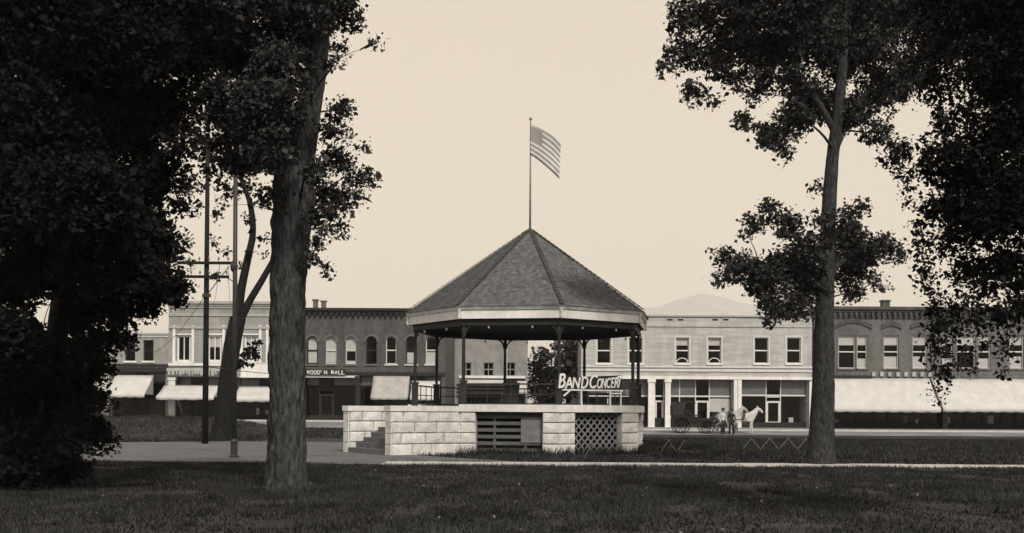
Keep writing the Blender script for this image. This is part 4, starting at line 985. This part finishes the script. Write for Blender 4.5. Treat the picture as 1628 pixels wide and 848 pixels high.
# ================================================================== POLES AND WIRES
def telegraph_pole():
    t = thing('telegraph_pole', 'tall dark telegraph pole with two crossarms left of the forked tree', 'pole'); Y = 52.0
    b = P(326, 706, Y); b.z = 0; top = P(329, 222, Y); top.x = b.x + .05
    part('shaft', BARKD, t, lambda m: m.tube([b-Vector((0,0,.3)), b.lerp(top, .5), top], [.15, .125, .09], 12), True)
    for py, x0, x1 in ((418, 282, 367), (440, 286, 364)):
        a, c = P(x0, py, Y-.2), P(x1, py, Y-.2); c.z = a.z
        ar = part('crossarm', BARKD, t, lambda m: m.bar(a, c, .11, .13))
        for i in range(6):
            q = a.lerp(c, .05 + .9*i/5); part('insulator', M('glass_insulator', .12, .25, .1, 4, spec=.6), ar, lambda m: m.lathe(q+Vector((0,0,.06)), [(.015,0),(.015,.08),(.045,.10),(.05,.16),(.03,.22),(.01,.24)], 8))
    part('brace', IRON, t, lambda m: m.bar(P(364, 424, Y-.15), P(330, 468, Y-.15), .06, .03))
    part('bracket_stub', IRON, t, lambda m: m.bar(P(322, 470, Y-.12), P(335, 470, Y-.12), .14, .16))
telegraph_pole()
def iron_pole():
    Y = 37.0; t = thing('iron_pole', 'thin dark iron pole standing on the yard in front of the forked tree', 'pole'); b = P(372, 729, Y); b.z = 0; top = P(372, 215, Y); top.x = b.x
    part('shaft', IRON, t, lambda m: m.tube([b, b.lerp(top, .5), top], [.085, .08, .07], 10), True)
    part('base_casting', IRON, t, lambda m: m.lathe(b, [(.17,0),(.17,.06),(.12,.12),(.115,.50),(.14,.54),(.10,.6),(.07,.66)], 12))
    part('collar', IRON, t, lambda m: m.lathe(P(372, 424, Y), [(.05,-.2),(.11,-.12),(.13,0),(.11,.14),(.05,.2)], 10))
iron_pole()
def wire(label, a, b, sag, r_=.012):
    pts = [a.lerp(b, i/24) - Vector((0,0,1))*sag*4*(i/24)*(1-i/24) for i in range(25)]
    o = part('overhead_wire', IRON, None, lambda m: m.tube(pts, r_, 5)); tag(o, label, 'wire', 'wires at the telegraph pole')
wire('dark wire sagging across the pale building to the mid brick building', P(328, 583, 51.8), P(560, 592, 84.2), .3, .02)
wire('dark wire running left from the telegraph pole at sign height', P(328, 583, 51.8), P(60, 566, 84.2), .35, .02)
wire('wire slanting from the pole down over the low grey shop', P(326, 470, 51.8), P(240, 562, 84.5), .5, .018)
wire('thin wire from the upper crossarm off into the left foliage', P(283, 414, 51.8), P(60, 380, 70), .8)
wire('thin wire from the lower crossarm off into the left foliage', P(287, 436, 51.8), P(60, 420, 70), .8)
wire('thin wire dropping from the upper crossarm to the pale roof', P(350, 416, 51.8), P(340, 482, 86.5), .3)
wire('thin wire from the right crossarm tip to the pale parapet', P(362, 416, 51.8), P(366, 483, 86.5), .3)

# ================================================================== LOW ZIGZAG FENCES
def zigzag(label, pts, Y, pale, group='low zigzag lawn fences'):
    t = thing('zigzag_fence', label, 'fence', group)
    for (x0, y0), (x1, y1) in zip(pts, pts[1:]):
        a, b = P(x0, y0, Y), P(x1, y1, Y); part('rod', pale, t, lambda m: m.bar(a, b, .024, .024))
    for (x0, y0) in pts:
        a = P(x0, y0, Y); z = H(a.x, a.y)
        if a.z - z < .16: part('peg', pale, t, lambda m: m.bar(Vector((a.x, a.y, z-.1)), a, .03, .03))
ROD = M('pale_rod', .15, .7, .2, 4)
zz = lambda x0, n, dx, yt, yb: [(x0+i*dx, yb if i % 2 == 0 else yt) for i in range(n)]
zigzag('low white zigzag fence on the lawn just left of the right tree trunk', zz(1180, 8, 14.6, 697, 714.5), 47.5, ROD)
zigzag('short white zigzag fence beside the bandstand\'s right corner', zz(1050, 4, 13, 700, 719), 45.0, ROD)
zigzag('white zigzag rods leaning against the lattice under the sign', [(905,712),(918,727),(930,726),(943,703)], 40.2, ROD)

# ================================================================== HORSE, BUGGY, PEOPLE
def skin_obj(name, mat, parent, V, E, Rr, root=0, sub=2):
    me = bpy.data.meshes.new(name); me.from_pydata([tuple(v) for v in V], E, []); me.materials.append(mat)
    o = link(name, me, parent); sk = o.modifiers.new('skin', 'SKIN'); sk.use_smooth_shade = True
    for i, d in enumerate(me.skin_vertices[0].data):
        q = Rr[i]; d.radius = q if hasattr(q, '__len__') else (q, q); d.use_root = (i == root)
    sb = o.modifiers.new('sub', 'SUBSURF'); sb.levels = sub; sb.render_levels = sub
    return o
YH = 77.5
def horse(px, YH, label, coat):
    c = P(px, 690, YH); gz = H(c.x, YH) + .03
    t = thing('horse', label, 'horse', 'team of horses'); t.location = (c.x, YH, gz); t.scale = (.97, .97, .93)
    V = [(.15,0,1.22),(.55,0,1.22),(1.0,0,1.20),(1.38,0,1.24),(1.62,0,1.52),(1.80,0,1.80),(1.90,0,1.92),(2.12,0,1.74),(2.26,0,1.58)]
    Rr = [(.30,.36),(.34,.39),(.33,.38),(.29,.35),(.19,.26),(.14,.19),(.13,.15),(.10,.12),(.085,.085)]; E = [(i, i+1) for i in range(8)]
    def leg(root, pts, rr):
        k = root
        for p, q in zip(pts, rr): V.append(p); Rr.append(q); E.append((k, len(V)-1)); k = len(V)-1
    for s in (.15, -.15):
        leg(3, [(1.40,s,.95),(1.42+s*.5,s,.55),(1.40+s*.8,s,.16),(1.45+s*.8,s,.045)], [.16,.095,.062,.075])
        leg(0, [(.10,s,.98),(.22+s*.4,s,.72),(-.02+s*.6,s,.50),(.02+s*.6,s,.15),(.07+s*.6,s,.045)], [.23,.14,.085,.062,.075])
    skin_obj('body', coat, t, V, E, Rr, 1)
    for s in (.06, -.06): part('ear', coat, t, lambda m: m.tube([(1.86,s,1.99),(1.85,s*1.2,2.07),(1.87,s*1.25,2.14)], [.035,.03,.004], 6))
    part('mane', M('grey_mane', .38), t, lambda m: [m.tube([(1.30+.07*i,0,1.50+.055*i),(1.26+.07*i,.06,1.40+.055*i),(1.27+.07*i,.11,1.26+.055*i)], [.05,.035,.005], 6) for i in range(9)])
    part('tail', M('grey_mane', .38), t, lambda m: m.tube([(-.10,0,1.28),(-.22,0,1.20),(-.28,0,.95),(-.26,0,.6),(-.24,.02,.42)], [.04,.06,.08,.06,.01], 8))
    def hn(m):
        for x, r0, z in ((1.18,.36,1.20),(1.42,.30,1.30)):
            m.tube([(x, r0*.85*math.cos(a), z+r0*1.05*math.sin(a)) for a in [i*math.pi/8 for i in range(17)]], .022, 5)
        for s in (.31, -.31): m.tube([(1.40,s*.8,1.18),(.6,s*1.1,1.08),(-.9,s*1.3,.92)], .028, 6)
    part('harness', CLOTHD, t, hn)
    part('bridle', CLOTHD, t, lambda m: [m.tube([(2.08+.02*math.sin(a),.10*math.cos(a),1.77+.11*math.sin(a)) for a in [i*math.pi/4 for i in range(9)]], .012, 4)])
    return c, gz
horse(1163, YH, 'white horse in harness facing right, nearer one of the pair', HORSEM)
horse(1140, YH+1.3, 'pale grey horse facing right, farther one of the pair', M('grey_horse_coat', .30, .7, .2, 3))
def wheel(parent, c, r_):
    wo_ = part('wheel', BUGGY, parent, lambda m: m.tube([(c[0]+r_*math.cos(a), c[1], c[2]+r_*math.sin(a)) for a in [i*2*math.pi/28 for i in range(29)]], .035, 6, cap=False))
    for i in range(12):
        a = i*2*math.pi/12; part('spoke', BUGGY, wo_, lambda m: m.tube([(c[0],c[1],c[2]), (c[0]+r_*math.cos(a),c[1],c[2]+r_*math.sin(a))], .018, 4))
    part('hub', BUGGY, wo_, lambda m: m.tube([(c[0],c[1]-.09,c[2]),(c[0],c[1]+.09,c[2])], .07, 8))
def carriage():
    c = P(1101, 690, YH+.4); t = thing('carriage', 'dark hooded carriage standing left of the white horse', 'carriage'); t.location = (c.x, YH+.4, H(c.x, YH+.4)+.03)
    for y in (-.68, .68): wheel(t, (-.85, y, .55), .55); wheel(t, (.95, y, .46), .46)
    def body(m):          # side profile swept across, sides and ends closed
        pr = [(-1.40,.62),(-1.48,1.28),(-1.36,1.72),(-1.22,1.74),(-1.02,1.22),(-.25,1.20),(-.38,1.62),(-.26,1.66),(-.02,1.20),(.55,1.16),(.62,.86),(1.15,.84),(1.42,1.22),(1.50,1.20),(1.30,.62)]
        k = len(pr)
        for y in (-.55, .55): m.v += [(x, y, z) for x, z in pr]
        for i in range(k): j = (i+1) % k; m.f.append((i, j, k+j, k+i)); m.mi.append(0)
        m.f.append(tuple(reversed(range(k)))); m.f.append(tuple(range(k, 2*k))); m.mi += [0, 0]
    part('body', BUGGY, t, body)
    def hood(m):
        pr = [(-1.50,1.25),(-1.52,1.95),(-1.25,2.22),(-.2,2.28),(.10,2.16),(.12,2.10),(-.2,2.20),(-1.20,2.14),(-1.44,1.92),(-1.42,1.25)]; k = len(pr)
        for y in (-.60, .60): m.v += [(x, y, z) for x, z in pr]
        for i in range(k): j = (i+1) % k; m.f.append((i, j, k+j, k+i)); m.mi.append(0)
        m.f.append(tuple(reversed(range(k)))); m.f.append(tuple(range(k, 2*k))); m.mi += [0, 0]
        for y in (-.58, .58): m.face([(-1.45,y,1.25),(-1.45,y,1.93),(-1.2,y,2.15),(-.55,y,2.18),(-.75,y,1.25)])
    part('hood', CLOTHD, t, hood)
    for x0 in (-1.2, -.22): boxp('seat_cushion', CLOTHD, t, x0+.14, x0+.66, -.5, .5, 1.225, 1.32)
    part('axle', BUGGY, t, lambda m: (m.tube([(-.85,-.7,.55),(-.85,.7,.55)],.035,6), m.tube([(.95,-.7,.46),(.95,.7,.46)],.035,6)))
    for y in (-.62, .62): part('mudguard', BUGGY, t, lambda m: [m.bar((-.85+.64*math.cos(a), y, .55+.64*math.sin(a)), (-.85+.64*math.cos(a+.3), y, .55+.64*math.sin(a+.3)), .2, .02, up=(0, 1, 0)) for a in [.3+.3*i for i in range(8)]])
    part('shaft', BUGGY, t, lambda m: (m.tube([(1.2,-.36,.70),(2.1,-.36,.86),(3.1,-.34,.98)], .035, 6), m.tube([(1.2,.36,.70),(2.1,.36,.86),(3.1,.34,.98)], .035, 6)))
carriage()
def person(label, px, Y, rz, top, legs, sc_=1.0):
    c = P(px, 690, Y); t = thing('person', label, 'person', 'people in the street'); t.location = (c.x, Y, H(c.x, Y)+(.14 if Y > 81.6 else .03)); t.rotation_euler.z = rz; t.scale = (sc_,)*3
    def sk(name, mat, V, E, Rr, sub=2): return skin_obj(name, mat, t, V, E, Rr, 0, sub)
    # body: one continuous figure, trousers and shirt over it
    V = [(0,0,.92),(0,0,1.08),(0,0,1.28),(.0,0,1.42),(.01,0,1.50),(.02,0,1.56)]; Rr = [(.15,.11),(.15,.10),(.18,.11),(.15,.09),(.055,.055),(.05,.05)]; E = [(i, i+1) for i in range(5)]
    def limb(k, pts, rr):
        for p, q in zip(pts, rr): V.append(p); Rr.append(q); E.append((k, len(V)-1)); k = len(V)-1
    for s_ in (1, -1):
        limb(0, [(s_*.10,.0,.84),(s_*.11,-.02+.05*s_,.48),(s_*.12,.02+.06*s_,.10),(s_*.13,-.10+.06*s_,.04)], [.09,.065,.048,.04])
        limb(3, [(s_*.20,0,1.40),(s_*.25,.03,1.14),(s_*.24,-.08,.92),(s_*.235,-.11,.84)], [.06,.05,.038,.03])
    sk('body', top, V, E, Rr)
    part('trousers', legs, t, lambda m: [m.tube([(s_*.08,0,.98),(s_*.105,0,.80),(s_*.11,-.02+.05*s_,.48),(s_*.12,.02+.06*s_,.12)], [.14,.115,.088,.075], 12) for s_ in (1, -1)], True)
    part('head', SKIN, t, lambda m: m.lathe((.02,0,1.53), [(.045,0),(.07,.04),(.088,.11),(.094,.16),(.08,.22),(.03,.25)], 12), True)
    part('nose', SKIN, t, lambda m: m.tube([(.02,-.088,1.66),(.02,-.115,1.635),(.02,-.09,1.625)], [.01,.017,.01], 6))
    for s_ in (1, -1):
        part('ear', SKIN, t, lambda m: m.lathe((.02+s_*.09,0,1.63), [(.005,0),(.02,.02),(.02,.05),(.005,.07)], 6))
        part('hand', SKIN, t, lambda m: [m.tube([(s_*.235,-.11,.85),(s_*.235,-.115-.012*i,.79),(s_*.225,-.12-.014*i,.735+.006*abs(i))], [.018,.012,.008], 5) for i in (-1.5,-.5,.5,1.5)] + [m.tube([(s_*.235,-.12,.84),(s_*.225,-.16,.80),(s_*.215,-.165,.765)], [.014,.012,.008], 5)])
        part('shoe', CLOTHD, t, lambda m: m.tube([(s_*.12,.05+.06*s_,.05),(s_*.125,-.05+.06*s_,.05),(s_*.13,-.16+.06*s_,.035)], [.055,.058,.035], 8))
    part('hat', CLOTHD, t, lambda m: m.lathe((.02,0,1.71), [(.20,0),(.20,.015),(.11,.022),(.11,.12),(.09,.14),(.02,.145)], 16), True)
person('person in dark hat and pale shirt standing left of the white horse', 1149, YH-.9, R(20), CLOTHL, CLOTHD)
person('person in dark hat and dark clothes standing against the white horse\'s rump', 1163, YH-1.1, R(-30), CLOTHD, CLOTHD, .98)

# ================================================================== GRASS
def grass(name, label, n, y0, y1, hmin, hmax, wd, seed, margin=1.08):
    g = np.random.default_rng(seed)
    Y = np.sqrt(g.random(n)*(y1*y1-y0*y0)+y0*y0); X = (g.random(n)-.5)*2*.475*margin*Y
    keep = ~((Y > WALK0+.05) & (Y < WALK1-.05) & (X > -3.9))
    dx, dy = X-BC.x, Y-BC.y; keep &= (np.hypot(dx, dy) > RB*.955)
    idx = np.nonzero(keep & (X < 4) & (Y > 30) & (Y < 60))[0]
    for i in idx:
        if inpoly(X[i], Y[i], yard_pts): keep[i] = False
    # thin the lawn in soft patches
    pn = np.array([noise.noise(Vector((a*.35, b*.22, 7))) for a, b in zip(X, Y)]); p2 = np.array([noise.noise(Vector((a*.9, b*.55, 21))) for a, b in zip(X, Y)]); keep &= (g.random(n) < .75 + .5*pn) & ((p2 > -.33) | (g.random(n) < .25))
    X, Y, pn = X[keep], Y[keep], pn[keep]; n = len(X)
    Z = np.array([H(a, b) for a, b in zip(X, Y)]) if y1 > 54 else np.zeros(n)
    a = g.random(n)*2*math.pi; hh = g.uniform(hmin, hmax, n)*(1+.6*pn); lean = g.normal(0, .45, (n, 2))*hh[:, None]
    wv = np.stack([np.cos(a), np.sin(a), 0*a], 1)*(wd*g.uniform(.6, 1.4, n))[:, None]; o = np.stack([X, Y, Z-.004], 1); tip = o + np.stack([lean[:, 0], lean[:, 1], hh], 1)
    V = np.stack([o-wv, o+wv, tip], 1).reshape(-1, 3); T = np.arange(3*n).reshape(-1, 3); pb = np.array([noise.noise(Vector((a_*1.3, b_*.8, 3))) for a_, b_ in zip(X, Y)]); tone = np.repeat(np.clip(g.uniform(.45, 1.55, n)*(1+.9*pn)*(1+.7*pb) + (g.random(n) < .012)*2.2, .15, 4), 3)
    o_ = np_mesh(name, V, T, BLADE, None, tone); tag(o_, label, 'grass', None, 'stuff')
grass('grass', 'short dark lawn grass in the foreground before the walk', 230000, 13.5, 34.0, .04, .10, .010, 1)
grass('grass', 'dark lawn grass round and behind the bandstand', 150000, 34.0, 69.5, .07, .17, .022, 2)
def tufts(name, label, pts, n, h0, h1, wd, spread, mat=BLADE, seed=4):
    g = np.random.default_rng(seed); P0 = np.repeat(np.array(pts), n, 0); k = len(P0)
    P0 = P0 + np.concatenate([g.normal(0, spread, (k, 2)), np.zeros((k, 1))], 1)
    a = g.random(k)*6.283; hh = g.uniform(h0, h1, k); wv = np.stack([np.cos(a), np.sin(a), 0*a], 1)*wd; tip = P0 + np.stack([g.normal(0, .4, k)*hh, g.normal(0, .4, k)*hh, hh], 1)
    V = np.stack([P0-wv, P0+wv, tip], 1).reshape(-1, 3); o_ = np_mesh(name, V, np.arange(3*k).reshape(-1, 3), mat, None, np.repeat(g.uniform(.5, 1.4, k), 3)); tag(o_, label, 'grass', None, 'stuff')
base_pts = []
for k in (7, 0, 1, 2, 3, 4):
    a, b = oct_pt(RB+.12, k), oct_pt(RB+.12, k+1)
    for i in range(40):
        q = a.lerp(b, i/40 + rnd.uniform(0, .02)); base_pts.append((q.x, q.y, 0))
tufts('tall_grass', 'tall dark weeds growing along the foot of the stone base', base_pts, 14, .12, .42, .018, .10)
edge = [(xx, yy, 0) for xx in np.arange(-3.8, 22, .09) for yy in (WALK0-.02, WALK1+.02) if rnd.random() < .75]
tufts('edge_grass', 'ragged grass leaning over the edges of the concrete walk', edge, 7, .04, .13, .010, .05, seed=6)
weeds = []
for i in range(90):
    yy = rnd.uniform(14.5, 32); xx = rnd.uniform(-.46, .46)*yy; weeds.append((xx, yy, 0))
tufts('weeds', 'taller weed tufts dotted over the foreground lawn', weeds, 26, .08, .20, .012, .07, seed=8)
g_ = np.random.default_rng(9); n = 220
Yl = g_.uniform(14, 31, n); Xl = (g_.random(n)-.5)*.95*Yl
V, T, tone = leaf_cloud(np.stack([Xl, Yl, np.full(n, .06), np.full(n, .03)], 1), .042, 1, 0)
tag(np_mesh('fallen_leaves', V, T, M('dry_leaf', .11, .8, .4, 3, kind='leaf'), None, tone), 'dry pale leaves scattered over the foreground lawn', 'leaves', None, 'stuff')

# ================================================================== HAZE
hz_ = MB(); hz_.box(-15000, 15000, -70, 13500, -62, 930)
ho = hz_.build('haze', M('unused', .5)); tag(ho, kind='stuff')
hm = bpy.data.materials.new('pale_haze'); hm.use_nodes = True; hn_ = hm.node_tree.nodes; hn_.clear()
oo = hn_.new('ShaderNodeOutputMaterial'); pv = hn_.new('ShaderNodeVolumePrincipled'); pv.inputs['Color'].default_value = (1, 1, 1, 1); pv.inputs['Density'].default_value = .00013; pv.inputs['Anisotropy'].default_value = .0
hm.node_tree.links.new(pv.outputs[0], oo.inputs['Volume']); ho.data.materials.clear(); ho.data.materials.append(hm)
